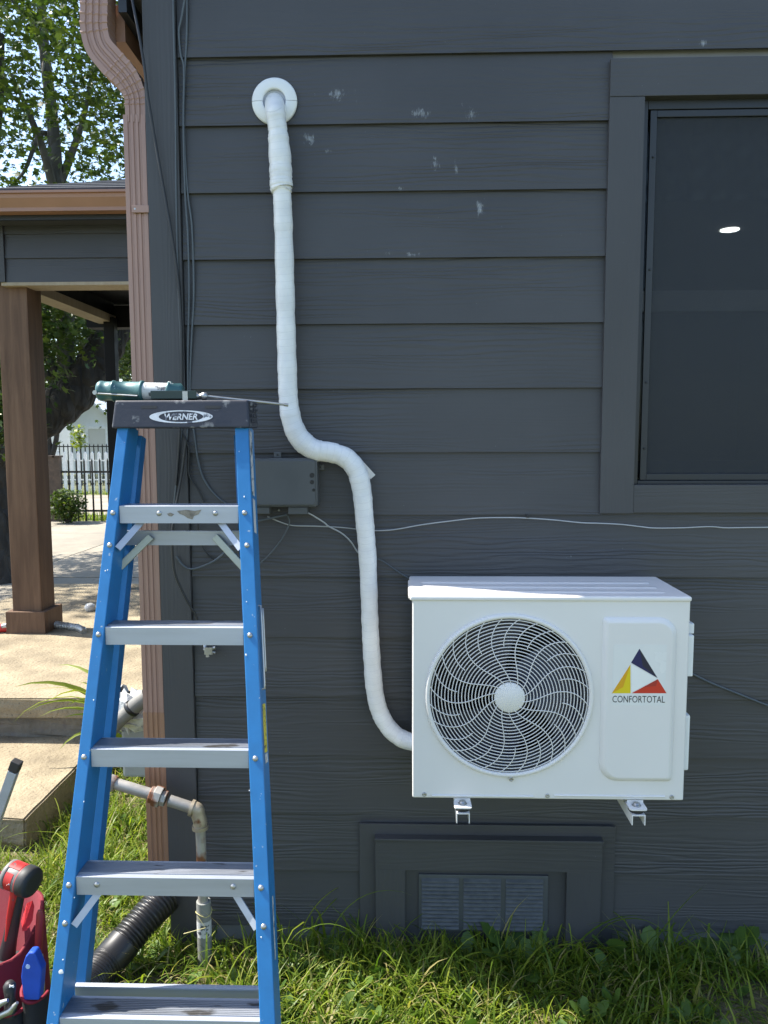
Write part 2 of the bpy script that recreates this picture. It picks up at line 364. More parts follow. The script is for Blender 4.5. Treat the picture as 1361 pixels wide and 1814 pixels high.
def text_mesh(txt, size, depth, xscale=1., bold=0., shear=0.):
    cu = bpy.data.curves.new('t', 'FONT'); cu.body = txt; cu.size = size; cu.extrude = depth; cu.align_x = 'CENTER'; cu.align_y = 'CENTER'; cu.resolution_u = 3; cu.offset = bold; cu.shear = shear
    o = bpy.data.objects.new('t', cu); COL.objects.link(o); dg = bpy.context.evaluated_depsgraph_get()
    me = bpy.data.meshes.new_from_object(o.evaluated_get(dg)); bpy.data.objects.remove(o); bpy.data.curves.remove(cu)
    v = np.empty(len(me.vertices)*3); me.vertices.foreach_get('co', v); v = v.reshape(-1, 3); v[:, 0] *= xscale
    q = np.stack([v[:, 0], -v[:, 2], v[:, 1]], 1); me.vertices.foreach_set('co', q.ravel()); me.update(); return me

# ============================================================ STRUCTURE: ground, slab, path
g = MB(); g.add([(-400, -400, 0), (400, -400, 0), (400, 400, 0), (-400, 400, 0)], [(0, 1, 2, 3)]); g.build('ground', M_LAWN, kind='structure')
gx = np.linspace(-2.6, 1.9, 46); gy = np.linspace(-1.6, 1.7, 34); s_ = MB()
hz = lambda x, y: .012+.018*math.sin(x*3.1+1)*math.sin(y*4.2)+.012*math.sin(x*9+y*7)
s_.add([(x, y, hz(x, y) if 0 < i < 45 and 0 < j < 33 else -.01) for i, x in enumerate(gx) for j, y in enumerate(gy)],
       [(i*34+j, (i+1)*34+j, (i+1)*34+j+1, i*34+j+1) for i in range(45) for j in range(33)], True)
s_.build('soil', M_SOIL, kind='structure')
SLABZ, STEPZ = .40, .17
stepR = PZ(44, 1450, STEPZ).x; yS0, yS1 = PZ(20, 1450, STEPZ).y, PZ(100, 1306, STEPZ).y
slab = MB(); 
def rough_block(name, a, b, mat, nx, nz, jit):
    bm = bmesh.new(); bmesh.ops.create_cube(bm, size=1.)
    for v in bm.verts: v.co = Vector((a[i]+(v.co[i]+.5)*(b[i]-a[i]) for i in range(3)))
    bmesh.ops.bevel(bm, geom=bm.edges[:], offset=.008, segments=2, affect='EDGES')
    bmesh.ops.subdivide_edges(bm, edges=bm.edges[:], cuts=nx, use_grid_fill=True)
    for v in bm.verts:
        q = v.co; k = math.sin(q.x*31+q.z*57)*math.sin(q.y*41+q.x*13)+.6*math.sin(q.x*83+q.y*71+q.z*97)
        v.co = q+Vector((0, jit*k, jit*.45*k))
    me = bpy.data.meshes.new(name); bm.to_mesh(me); bm.free()
    return put(name, me, mat, (0, 0, 0), kind='structure')
ySl0 = yS1-.05
rough_block('porch_slab', (-3.4, ySl0, .29), (-.84, 4.5, SLABZ), M_CONC, 9, 1, .004)
rough_block('porch_foundation', (-3.38, ySl0+.06, -.05), (-.86, 4.45, .293), M_CONCD, 12, 1, .012)
rough_block('concrete_step', (-3.4, yS0, -.05), (stepR, ySl0+.08, STEPZ), M_CONC, 9, 1, .005)
dv = MB(); dv.box((-9, 4.7, -.05), (-.9, 13.3, .004)); DRV = dv.build('driveway', M_CONCD, kind='structure')
for i in range(4):
    for j in range(4):
        q = MB(); q.box((-8.98+i*2.02, 4.72+j*2.145, .0045), (-8.98+i*2.02+2.002, 4.72+j*2.145+2.125, .018+.003*((i*3+j*5) % 3))); q.build('concrete_panel', M_PATH, DRV, .004)
rd = MB(); rd.box((-60, 14.6, -.05), (60, 20.5, .012)); rd.build('road', M_PATH, kind='structure')

# ============================================================ HOUSE
XL, EXP, ZB0 = -.705, .203, 2.928
ground_z = -.02
house = thing('house', (1., 0, 0), 'dark slate grey lap-sided house wall carrying the air conditioner', 'house')
XR, HT, YB = 3.4, 3.16, 5.2
wx0, wx1, wz0, wz1 = .7285, 1.70, 1.604, 2.789          # window opening
wb = MB()
wb.box((XL-.09, 0, ground_z), (wx0, .14, HT)); wb.box((wx1, 0, ground_z), (XR, .14, HT)); wb.box((wx0, 0, ground_z), (wx1, .14, wz0)); wb.box((wx0, 0, wz1), (wx1, .14, HT))
wb.box((XL-.09, .14, ground_z), (XL+.05, YB, HT)); wb.box((XR-.14, .14, ground_z), (XR, YB, HT)); wb.box((XL-.09, YB, ground_z), (XR, YB+.14, HT))
wb.build('wall', M_DARKROOM, house)
cl = MB(); cl.box((XL+.05, .14, 2.96), (XR-.14, YB, 3.02)); cl.build('ceiling', M_DARKROOM, house)
fl = MB(); fl.box((XL+.05, .14, .5), (XR-.14, YB, .56)); fl.build('floor', M_DARKROOM, house)
pv = [(-.0205, 0), (-.0125, 0), (0.0, EXP+.028), (-.008, EXP+.028)]
def plank(z, x0, x1, y=0.):
    q = random.uniform(-.0012, .0012)
    b = MB(); b.prism([(u+y+(q if v == 0 else 0), v+z+random.uniform(-.0008, .0008)*(v == 0)) for u, v in pv], 'x', x0, x1); return b.build('siding_plank', M_SIDE, house)
tx0, tzt, tzb = .622, 2.8995, 1.5125                    # window trim outer
for k in range(-2, 15):
    z = ZB0-k*EXP
    if z+EXP > HT+.02: continue
    top = z+EXP+.02
    if top < tzb+.03 or z > tzt-.02: plank(max(z, -.02), XL, XR)
    elif z > tzb-.03 and z < tzt: 
        plank(z, XL, tx0+.01); plank(z, 1.80, XR)
    else: plank(z, XL, XR)
bd = MB(); bd.box((-.8085, -.030, ground_z), (-.7075, -.0005, HT)); bd.build('corner_board', M_TRIM, house, .002)
bd = MB(); bd.box((-.7065, -.0105, ground_z), (-.6825, -.0004, HT)); bd.build('corner_strip', M_TRIM, house)
bd = MB(); bd.box((-.8080, .0005, ground_z), (-.7955, .12, HT)); bd.build('corner_board', M_TRIM, house, .002)
# side wall planks (left side of house)
for k in range(-2, 15):
    z = ZB0-k*EXP
    if z+EXP > HT: continue
    b = MB(); b.prism([(-.795-.018, z), (-.795-.010, z), (-.7955, z+EXP+.03), (-.802, z+EXP+.03)], 'y', .122, YB); b.build('siding_plank', M_SIDE, house)
# eaves: soffit, fascia, gutter, roof
gzb, gzt = P(213, 70, .03).z, P(220, 22, .03).z; ez = gzt+.04
b = MB(); b.box((-.862, .0, ez), (-.8095, YB+.3, ez+.02)); b.build('soffit', M_TRIM, house)
b = MB(); b.box((-.888, -.01, gzt-.02), (-.8625, YB+.3, ez+.03)); b.build('fascia', M_BLACK, house)  # black here puts the shade under the eave into the board colour
b = MB(); b.prism([(-.889, gzb), (-.889, gzt+.03), (-1.0, gzt+.03), (-1.0, gzt), (-.97, gzb+.03), (-.97, gzb)], 'y', .045, YB+.3); b.build('gutter', M_COPPERD, house)
b = MB(); xm = 1.35
b.prism([(-.92, ez+.031), (xm, ez+.95), (3.62, ez+.031), (3.62, ez+.06), (xm, ez+.99), (-.92, ez+.06)], 'y', -.08, YB+.35); b.build('roof', M_SHING, house)
b = MB(); b.prism([(-.80, HT-.001), (XR, HT-.001), (XR, HT+.001), (xm, ez+.93), (-.8, HT+.001)], 'y', .01, .12); b.build('gable', M_SIDE, house)
# window
win = MB(); win.box((wx0, .06, wz0), (wx1, .075, wz1)); WIN = win.build('window', M_GLASS, house, label='dark screened sash window in wide grey trim')
def wpart(name, a, c, m, bev=.0015):
    q = MB(); q.box(a, c); return q.build(name, m, WIN, bev)
wpart('trim_board', (tx0, -.0315, wz1), (1.81, -.0005, tzt), M_TRIMH)
wpart('trim_board', (tx0, -.030, tzb), (wx0, -.0006, wz1-.0005), M_TRIM)
wpart('trim_board', (wx1, -.030, tzb), (1.81, -.0006, wz1-.0005), M_TRIM)
wpart('trim_board', (wx0+.0005, -.028, tzb+.002), (wx1-.0005, -.0006, wz0), M_TRIMH)
fw = .03
wpart('frame', (wx0+.001, -.004, wz0+.001), (wx0+fw-.012, .058, wz1-.001), M_BLACK)
wpart('frame', (wx1-fw, -.004, wz0+.001), (wx1-.001, .058, wz1-.001), M_BLACK)
wpart('frame', (wx0+fw-.011, -.003, wz1-.028), (wx1-fw-.001, .058, wz1-.001), M_BLACK)
wpart('frame', (wx0+fw-.011, -.003, wz0+.001), (wx1-fw-.001, .058, wz0+.012), M_BLACK)
sx0 = wx0+.027; sz0, sz1 = wz0+.014, wz1-.030
wpart('screen_frame', (sx0, -.001, sz0), (sx0+.020, .012, sz1), M_BLACK)
wpart('screen_frame', (wx1-.055, -.001, sz0), (wx1-.035, .012, sz1), M_BLACK)
wpart('screen_frame', (sx0+.0205, -.0005, sz1-.020), (wx1-.0555, .012, sz1), M_BLACK)
wpart('screen_frame', (sx0+.0205, -.0005, sz0), (wx1-.0555, .012, sz0+.020), M_BLACK)
wpart('screen', (sx0+.0205, .007, sz0+.0205), (wx1-.0555, .008, sz1-.0205), M_SCREEN, 0)
zr = P(1200, 534, .05).z
wpart('meeting_rail', (wx0+.02, .040, zr-.033), (wx1-.032, .0585, zr+.033), simple('sash_grey', (.34, .36, .38), .5))
wpart('sash_rail', (wx0+.02, .040, wz0+.03), (wx1-.032, .0585, wz0+.075), M_BLACK)
for zz in (2.62, 2.28, 1.93, 1.72):
    q = MB(); q.lathe((sx0+.011, -.001, zz), (0, -1, 0), [(.004, 0), (.004, .0015), (.002, .003)], 10); q.build('screw', M_BLACK, WIN)
# folded curtain inside, carrying a dot pattern
lampz = 2.31; cz = MB(); n = 90
cz.add([(wx0+.01+(wx1-wx0-.02)*i/n, .24+.018*math.sin(i*.9)+.006*math.sin(i*2.3), z) for i in range(n+1) for z in (lampz+.25, wz1+.08)], [(2*i, 2*i+2, 2*i+3, 2*i+1) for i in range(n)], True)
m_, t_, b_2 = nodes('dot_pattern'); vo = N(t_, 'ShaderNodeTexVoronoi', Scale=13., Randomness=.25); t_.links.new(mapped(t_, (1, .02, 1)), vo.inputs['Vector'])
t_.links.new(ramp(t_, vo.outputs['Distance'], [(.08, (.5, .54, .6)), (.40, (.10, .11, .12))]), b_2.inputs['Base Color']); b_2.inputs['Roughness'].default_value = .9
czt = MB(); czt.add(cz.v, cz.f, True); czt.add([(x, y+.002, z) for x, y, z in cz.v], [tuple(reversed(f)) for f in cz.f], True)
czt.build('dotted_sheet', m_, None, label='faint dotted curtain behind the upper window sash', cat='sheet', fix=False)
# lamp in the room
lp = PZ(1293, 408, 2.955)
q = MB(); q.lathe((lp.x, lp.y, 2.9585), (0, 0, -1), [(.052, 0), (.052, .003), (.047, .005)], 28)
CL = q.build('ceiling_light', M_LAMP, None, label='small round glowing ceiling light seen through the dark window screen', cat='light')
# crawl-space vent panel
vp = MB(); a0 = P(665, 1486, -.045); a1 = P(1062, 1660, -.045)
o0 = P(637, 1459, -.03); o1 = P(1084, 1700, -.03)
VX0, VX1, VZ1 = a0.x, a1.x, a0.z
vq = MB(); vq.box((o0.x, -.031, -.02), (o1.x, -.0215, o0.z)); VP_ = vq.build('vent_surround', M_TRIMH, house, .0015)
def vpart(name, a, c, m=M_TRIMH, bev=.002):
    q = MB(); q.box(a, c); return q.build(name, m, VP_, bev)
zt2 = P(700, 1540, -.05).z
vpart('top_board', (VX0, -.056, zt2), (VX1, -.0312, VZ1)); vpart('drip_cap', (VX0-.002, -.064, VZ1+.0005), (VX1+.002, -.0312, VZ1+.010))
vpart('side_board', (VX0+.001, -.053, -.02), (P(718, 1600, -.05).x, -.0312, zt2-.0008), M_TRIM)
vpart('side_board', (P(1003, 1600, -.05).x, -.053, -.02), (VX1-.001, -.0312, zt2-.0008), M_TRIM)
g0 = P(742, 1549, -.04); g1 = P(970, 1652, -.04)
vpart('vent_plate', (g0.x, -.040, g1.z), (g1.x, -.0312, g0.z), M_DARKB)
gw = (g1.x-g0.x-.012)/3
M_LOUV = simple('vent_louvre_metal', (.085, .092, .097), .45, .3, .25, 30.)
for c in range(3):
    xx0 = g0.x+.010+c*gw; xx1 = xx0+gw-.016
    for r in range(13):
        zz = g0.z-.012-r*(g0.z-g1.z-.02)/13
        q = MB(); q.prism([(-.0402, zz), (-.0402, zz-.0095), (-.0490, zz-.011), (-.0485, zz-.0085)], 'x', xx0, xx1); q.build('louver', M_LOUV, VP_)

# ============================================================ PORCH ROOF, POSTS
pX = P(70, 800, 2.72)      # post right-front edge reference
PW = .215
def pxX(px, py, Y): return P(px, py, Y).x
yP0 = 2.70
xr = P(50, 700, yP0).x+.0; xr = P(58, 800, yP0).x; xl = P(22, 800, yP0).x
xr = P(61, 800, yP0).x; PW = .205; xl = xr-PW
post = thing('porch_post', (xl+PW/2, yP0+PW/2, SLABZ), 'thick brown stained wood porch post with boxed base beside the steps', 'post')
zb = P(100, 503, yP0).z
q = MB(); q.box((xl, yP0, SLABZ-.004), (xr, yP0+PW, zb)); q.build('shaft', M_WOOD, post, .006)
bz = SLABZ+.155
for a, c in (((xl-.035, yP0-.035, SLABZ-.004), (xr+.035, yP0-.001, bz)), ((xr+.001, yP0-.0005, SLABZ-.004), (xr+.036, yP0+PW+.035, bz)), ((xl-.036, yP0-.0005, SLABZ-.004), (xl-.001, yP0+PW+.035, bz)), ((xl, yP0+PW+.001, SLABZ-.004), (xr, yP0+PW+.034, bz))):
    q = MB(); q.box(a, c); q.build('base_board', M_WOOD, post, .004)
yF = 4.25
fp = P(197, 700, yF)
q = MB(); q.box((fp.x-.045, yF, SLABZ-.004), (fp.x+.045, yF+.09, zb+.02)); q.build('porch_post', M_PBLACK, None, .004, label='slim black porch post behind the ladder at the far porch end', cat='post')
porch = thing('porch_roof', (xl+1., 3.3, zb), 'grey sided porch roof with copper gutter over wooden post', 'porch')
yBf = 2.66; xPl = P(3, 470, yBf).x; xPr = -.815
zt = P(100, 372, yBf).z; 
z0 = zb+.002; ph = (zt-z0)/3
for r in range(3):
    zz = z0+r*ph
    q = MB(); q.prism([(yBf-.018, zz), (yBf-.008, zz), (yBf+.003, zz+ph+.02), (yBf-.005, zz+ph+.02)], 'x', xPl+.035, xPr); q.build('siding_plank', M_SIDE, porch)
q = MB(); q.box((xPl-.06, yBf-.03, z0), (xPl+.034, yBf+.1, zt)); q.build('trim_board', M_TRIM, porch, .002)
q = MB(); q.box((xPl+.001, yBf+.004, z0+.012), (xPr, yBf+.16, zt+.03)); q.build('front_beam', M_PBLACK, porch)
q = MB(); q.box((xPl+.001, yBf-.02, z0-.022), (xPr, yBf+.17, z0-.001)); q.build('beam_bottom', M_WOODL, porch)
xB = P(120, 530, 3.).x
q = MB(); q.box((xl+.02, yBf+.18, z0-.02), (xl+.17, yF+.14, z0+.045)); q.build('side_beam', M_WOODL, porch)
q = MB(); q.box((xl+.03, yBf+.181, z0+.0455), (xl+.16, yF+.139, z0+.158)); q.build('dark_side_board', M_PBLACK, porch)  # black board added for the dark above the pale beam
q = MB(); q.box((xl-.1, yF+.15, z0-.05), (xPr, yF+.30, z0+.14)); q.build('rear_beam', M_PBLACK, porch)
q = MB(); q.box((xl-.2, yBf+.02, z0+.16), (xPr, yF+.35, z0+.19)); q.build('porch_ceiling', M_PBLACK, porch)
yG = 2.36
gz0, gz1 = P(100, 371, yG).z, P(100, 337, yG).z
q = MB(); q.prism([(yG+.11, gz0), (yG+.11, gz1), (yG-.01, gz1), (yG-.012, gz1-.015), (yG+.004, gz1-.018), (yG+.006, gz1-.04), (yG+.03, gz0+.022), (yG+.028, gz0)], 'x', xPl-.9, xPr); q.build('gutter', M_COPPERD, porch)
q = MB(); q.box((xPl-.9, yG+.112, gz0-.03), (xPr, yG+.14, gz1+.02)); q.build('fascia', M_BLACK, porch)
q = MB(); q.box((xPl-.9, yG+.14, gz0-.02), (xPr, yBf+.02, gz0-.005)); q.build('soffit', M_TRIM, porch)
# hip roof with stepped shingle courses
ye0, ye1 = yG+.03, yF+.75; xh0 = P(20, 337, yG).x-.25; rz = P(150, 313, (ye0+ye1)/2).z; ez0 = gz1+.012
nC = 9; half = (ye1-ye0)/2
for c in range(nC):
    t0, t1 = c/nC, (c+1)/nC+.02
    def ring(t, dz): return [(xh0+half*t*.9, ye0+half*t, ez0+(rz-ez0)*t+dz), (xPr, ye0+half*t, ez0+(rz-ez0)*t+dz), (xPr, ye1-half*t, ez0+(rz-ez0)*t+dz), (xh0+half*t*.9, ye1-half*t, ez0+(rz-ez0)*t+dz)]
    A, B = ring(t0, .014), ring(min(t1, 1), .006); A2 = ring(t0, .0)
    q = MB(); q.add(A+B+A2, [(0, 1, 5, 4), (3, 0, 4, 7), (2, 3, 7, 6), (0, 8, 9, 1), (3, 11, 8, 0), (2, 10, 11, 3)]); q.build('shingle_course', M_SHING, porch, fix=False)
q = MB(); q.box((xh0+.05, ye0+.05, ez0-.03), (xPr, ye1-.05, ez0-.006)); q.build('roof_deck', M_PBLACK, porch)

# ============================================================ DOWNSPOUT
dsx0, dsx1 = -.8810, -.8115; dcx = (dsx0+dsx1)/2; dhw = (dsx1-dsx0)/2
def ds_profile():
    out = []
    # (u across width, v along y); front side at v=-1 with three flutes
    d = .8
    fr = [(-1, -d), (-.62, -d), (-.56, -d+.10), (-.40, -d+.10), (-.34, -d), (-.12, -d), (-.06, -d+.1), (.06, -d+.1), (.12, -d), (.34, -d), (.40, -d+.1), (.56, -d+.1), (.62, -d), (1, -d)]
    sid = [(1, -.3), (1, .3), (1, d)]; bk = [(.5, d), (-.5, d)]; sl = [(-1, d), (-1, .3), (-1, -.3)]
    return fr+sid+bk+sl
DS = thing('downspout', (dcx, 0, .2), 'fluted copper brown downspout running down the house corner', 'downspout')
prof = [(-u, v) for u, v in ds_profile()]
yds = .005
zbot = P(280, 1592, -.02).z
q = MB(); q.tube([(dcx, yds, z) for z in np.linspace(zbot, P(246, 208, 0).z, 6)], dhw, len(prof), True, ref=(0, 1, 0), prof=prof)
for i in range(len(q.sm)): q.sm[i] = False
q.build('pipe', M_COPPER, DS)
zz = P(280, 1258, 0).z
q = MB(); q.tube([(dcx, yds, zbot-.002), (dcx, yds, zz)], dhw*1.035, len(prof), True, ref=(0, 1, 0), prof=prof)
for i in range(len(q.sm)): q.sm[i] = False
q.build('lower_pipe', M_COPPERL, DS)
ep = smooth_path([(246, 222, 36), (246, 196, 37), (243, 172, 37), (228, 143, 42), (203, 116, 46), (182, 90, 46), (174, 58, 46), (174, 20, 46), (175, -30, 46), (176, -70, 46)], 12)
pts = []; rad = []
for i, (a, c, wd) in enumerate(ep):
    p = P(a, c, yds); pts.append(p); rad.append(wd/2*.00184*(1.055 if (i % 5 == 0 and 10 < i < 50 or i % 5 == 0 and 66 < i < 90) else 1.))
q = MB(); q.tube(pts, rad, len(prof), True, ref=(0, 1, 0), prof=prof)
for i in range(len(q.sm)): q.sm[i] = False
q.build('elbow', M_COPPER, DS)
pt = pts[-1]
q = MB(); q.box((pt.x-.035, yds-.025, pt.z-.01), (pt.x+.035, yds+.025, pt.z+.03)); q.build('outlet', M_COPPER, DS)
sb = P(255, 375, 0).z
q = MB(); q.box((dcx-.014, yds-.036, sb-.011), (dsx1+.005, yds-.0288, sb+.011)); q.box((dsx1+.0012, yds-.0285, sb-.011), (dsx1+.005, .0, sb+.011)); ST = q.build('strap', M_COPPER, DS, .001)
q = MB(); q.lathe((dcx-.004, yds-.0345, sb), (0, -1, 0), [(.004, 0), (.003, .0025)], 10); q.build('screw', M_STEEL, ST)

# ============================================================ AIR CONDITIONER
yF_, yB_ = -.360, -.055
A0 = P(731, 1052, yF_); A1 = P(1211, 1418, yF_)
ax0, ax1 = A0.x, A1.x; az1, az0 = P(970, 1056, yF_).z, P(970, 1416, yF_).z
AC = thing('air_conditioner', ((ax0+ax1)/2, (yF_+yB_)/2, az0), 'white outdoor air conditioner unit with round fan grille and triangle logo', 'air conditioner')
fc = P(902, 1233, yF_); fr_ = (P(1050, 1233, yF_).x-P(753, 1233, yF_).x)/2
# front plate with a round hole, rounded vertical edges
def plate_with_hole(x0, x1, z0, z1, c, r, y0, y1, n=96):
    m = MB(); circ = []; rect = []
    for k in range(n):
        a = 2*math.pi*k/n; dx, dz = math.cos(a), math.sin(a); circ.append((c.x+r*dx, c.z+r*dz))
        t = min(((x1-c.x)/dx if dx > 1e-9 else 1e9), ((x0-c.x)/dx if dx < -1e-9 else 1e9), ((z1-c.z)/dz if dz > 1e-9 else 1e9), ((z0-c.z)/dz if dz < -1e-9 else 1e9))
        rect.append([c.x+t*dx, c.z+t*dz])
    for cx, cz_ in ((x0, z0), (x1, z0), (x0, z1), (x1, z1)):
        j = min(range(n), key=lambda i: (rect[i][0]-cx)**2+(rect[i][1]-cz_)**2); rect[j] = [cx, cz_]
    vs = [(x, y0, z) for x, z in circ]+[(x, y0, z) for x, z in rect]+[(x, y1, z) for x, z in circ]+[(x, y1, z) for x, z in rect]
    fs = []
    for k in range(n):
        l = (k+1) % n
        fs += [(k, n+k, n+l, l), (k, l, 2*n+l, 2*n+k), (n+k, 3*n+k, 3*n+l, n+l), (2*n+k, 2*n+l, 3*n+l, 3*n+k)]
    m.add(vs, fs); return m
plate_with_hole(ax0, ax1, az0, az1, fc, fr_-.004, yF_, yF_+.018).build('front_panel', M_WHITE, AC, .006, 3)
q = MB(); y0 = yF_+.0185
q.box((ax0+.001, y0, az0+.002), (ax0+.004, yB_, az1-.002)); q.box((ax1-.004, y0, az0+.002), (ax1-.001, yB_, az1-.002)); q.box((ax0+.0045, y0, az0+.002), (ax1-.0045, yB_, az0+.006)); q.build('casing', M_WHITE, AC)
M_COIL = simple('dark_coil', (.012, .013, .02), .6, 0, .4, 60., stretch=(40, 1, 1))
q = MB(); q.box((ax0+.006, yB_-.03, az0+.008), (ax1-.006, yB_-.004, az1-.004)); q.build('coil', M_COIL, AC)
for i in range(46):
    pass
q = MB(); nf = 60
for i in range(nf):
    x = ax0+.02+(fr_*2+.06)*i/nf
    q.box((x, yB_-.034, az0+.02), (x+.0012, yB_-.0305, az1-.02))
q.build('coil_fins', simple('coil_fin', (.022, .024, .03), .5, .4), AC, kind='stuff')
q = MB(); q.lathe((fc.x, yF_+.0, fc.z), (0, 1, 0), [(fr_-.0045, .004), (fr_-.010, .05), (fr_-.02, .085), (fr_-.0205, .10)], 64, cap=False); q.build('fan_shroud', simple('shroud_grey', (.10, .105, .11), .5), AC)
# ring lip
q = MB(); prof_r = [(fr_-.012, .004), (fr_-.012, -.006), (fr_-.008, -.0095), (fr_-.001, -.0085), (fr_+.0015, -.004), (fr_+.002, .0)]
q.lathe((fc.x, yF_, fc.z), (0, 1, 0), prof_r, 96, cap=False); q.build('grille_rim', M_WHITE, AC)
# rings and spiral spokes of the wire grille
q = MB(); NR = 19; rin = fr_*.185; rout = fr_-.012
def dome(r): return yF_-.004-.010*(1-(r/rout)**2)
for i in range(NR):
    r = rin+(rout-rin)*(i+.55)/NR; n = 96; y = dome(r)
    q.tube([(fc.x+r*math.cos(2*math.pi*k/n), y, fc.z+r*math.sin(2*math.pi*k/n)) for k in range(n+1)], .00155, 5, False)
GR = q.build('grille_rings', M_WHITE, AC, fix=False)
q = MB(); rk = fr_*.60
for k in range(14):                                       # inner spokes sweep one way, outer ones fork and sweep back
    a0 = 2*math.pi*k/14+.12; pl = []
    for j in range(11):
        t = j/10; r = rin*.85+(rk-rin*.85)*t; a = a0+.95*t-.50*t*t; pl.append((fc.x+r*math.cos(a), dome(r)-.0016, fc.z+r*math.sin(a)))
    q.tube(pl, .0014, 5, False); ak = a0+.45
    for m_ in (0, 1):
        pl = []; rs = rk if m_ == 0 else rk+.006
        for j in range(9):
            t = j/8; r = rs+(rout+.002-rs)*t; a = ak+m_*math.pi/14+(-.02*t-.23*t*t)*1.; pl.append((fc.x+r*math.cos(a), dome(r)-.0016, fc.z+r*math.sin(a)))
        q.tube(pl, .0014, 5, False)
q.build('grille_spokes', M_WHITE, AC, fix=False)
q = MB(); q.lathe((fc.x, dome(0)+.004, fc.z), (0, -1, 0), [(rin, 0), (rin, .003), (rin-.003, .0055), (.001, .0065)], 40); q.build('grille_hub', M_WHITE, AC)
# fan
M_FAN = simple('dark_fan_plastic', (.022, .024, .045), .35)
q = MB(); q.lathe((fc.x, yF_+.045, fc.z), (0, 1, 0), [(.045, 0), (.05, .01), (.05, .06)], 24); FN = q.build('fan', M_FAN, AC)
for k in range(3):
    vs = []; nn = 8
    for i in range(nn+1):
        for j in range(5):
            r = .045+(fr_-.055)*j/4; a = 2*math.pi*k/3+.4+(i/nn-.5)*1.5-.5*(j/4)
            vs.append((fc.x+r*math.cos(a), yF_+.04+.055*i/nn, fc.z+r*math.sin(a)))
    q = MB(); q.add(vs, [(i*5+j, i*5+j+1, (i+1)*5+j+1, (i+1)*5+j) for i in range(nn) for j in range(4)], True); q.build('blade', M_FAN, FN, fix=False)
q = MB(); sx = fc.x+.012; q.box((sx, yB_-.07, fc.z+.05), (sx+.022, yB_-.05, az1-.01)); q.build('motor_bracket', simple('bracket_zinc', (.3, .3, .3), .5, .5), AC)
q = MB(); q.lathe((P(905, 1378, yF_).x, yF_-.007, P(905, 1378, yF_).z), (0, -1, 0), [(.0065, 0), (.0065, .003), (.004, .004), (.003, .001)], 14); q.build('screw', M_STEEL, AC)
# raised right panel with unequal corner radii
p0 = P(1068, 1093, yF_); p1 = P(1190, 1384, yF_)
pcx, pcz, phw, phh = (p0.x+p1.x)/2, (p0.z+p1.z)/2, (p1.x-p0.x)/2, (p0.z-p1.z)/2
rr = [(phw, phh, .010, .052, 0.0), (phw-.004, phh-.004, .008, .049, -.006), (phw-.014, phh-.013, .004, .042, -.0115), (phw-.016, phh-.015, .003, .040, -.0118)]
q = MB(); loops = []
for hw, hh, rs, rl, dy in rr: loops.append([(x, yF_-.0003+dy, z) for x, z in rrect(pcx, pcz, hw, hh, (rs, rl, rs*1.3, rl))])
n = len(loops[0]); vs = sum(loops, [])
q.add(vs, [(i*n+k, i*n+(k+1) % n, (i+1)*n+(k+1) % n, (i+1)*n+k) for i in range(3) for k in range(n)], True)
q.add(loops[-1], [tuple(range(n))]); PN = q.build('raised_panel', M_WHITE, AC)
yPn = yF_-.0003-.0118
# logo
def LP(px, py): v = P(px, py, yPn); return (v.x, v.z)
def tri(name, pts_, m, dy=.0006):
    q = MB(); q.prism([LP(*p) for p in pts_], 'y', yPn-dy, yPn-.0001); return q.build(name, m, PN)
M_NAVY = flat('navy_print', (.012, .014, .085)); M_NAVY2 = flat('navy_print_dark', (.015, .016, .035)); M_YEL = flat('yellow_print', (.72, .55, .01)); M_OCH = flat('ochre_print', (.66, .34, .01))
M_REDL = flat('red_print', (.55, .035, .015)); M_REDD = flat('dark_red_print', (.36, .03, .02)); M_INK = flat('black_print', (.02, .025, .03)); M_STK = flat('white_sticker', (.79, .79, .76), .3)
tri('logo_triangle', [(1133, 1149), (1118, 1174), (1165, 1201)], M_NAVY)
tri('logo_facet', [(1133, 1149), (1139, 1180), (1165, 1201)], M_NAVY2, .0009)
tri('logo_triangle', [(1117, 1177), (1084, 1228), (1117.3, 1228)], M_YEL)
tri('logo_facet', [(1117, 1177), (1084, 1228), (1104, 1217)], M_OCH, .0009)
tri('logo_triangle', [(1119, 1228), (1165.5, 1203), (1181, 1228)], M_REDL)
tri('logo_facet', [(1141, 1217), (1165.5, 1203), (1162, 1215)], M_REDD, .0009)
tri('logo_triangle', [(1118.6, 1177), (1118.9, 1226), (1163.5, 1202.6)], M_STK)
me = text_mesh('CONFORTOTAL', 1., .0)
v = np.empty(len(me.vertices)*3); me.vertices.foreach_get('co', v); v = v.reshape(-1, 3)
lw, lh = LP(1178, 1240)[0]-LP(1085, 1240)[0], LP(1100, 1232.5)[1]-LP(1100, 1244.5)[1]
v[:, 0] = (v[:, 0]-(v[:, 0].min()+v[:, 0].max())/2)*lw/(v[:, 0].max()-v[:, 0].min()); v[:, 2] = (v[:, 2]-(v[:, 2].min()+v[:, 2].max())/2)*lh/(v[:, 2].max()-v[:, 2].min())
me.vertices.foreach_set('co', v.ravel()); c = LP(1131.5, 1238.5); put('lettering', me, M_INK, (c[0], yPn-.0008, c[1]), PN)
q = MB(); s0 = LP(1087, 1142); s1 = LP(1178, 1250)
q.box((s0[0], yPn-.00035, s1[1]), (s1[0], yPn-.00005, s0[1])); q.build('clear_sticker', flat('sticker_film', (.72, .72, .70), .22, .03), PN)
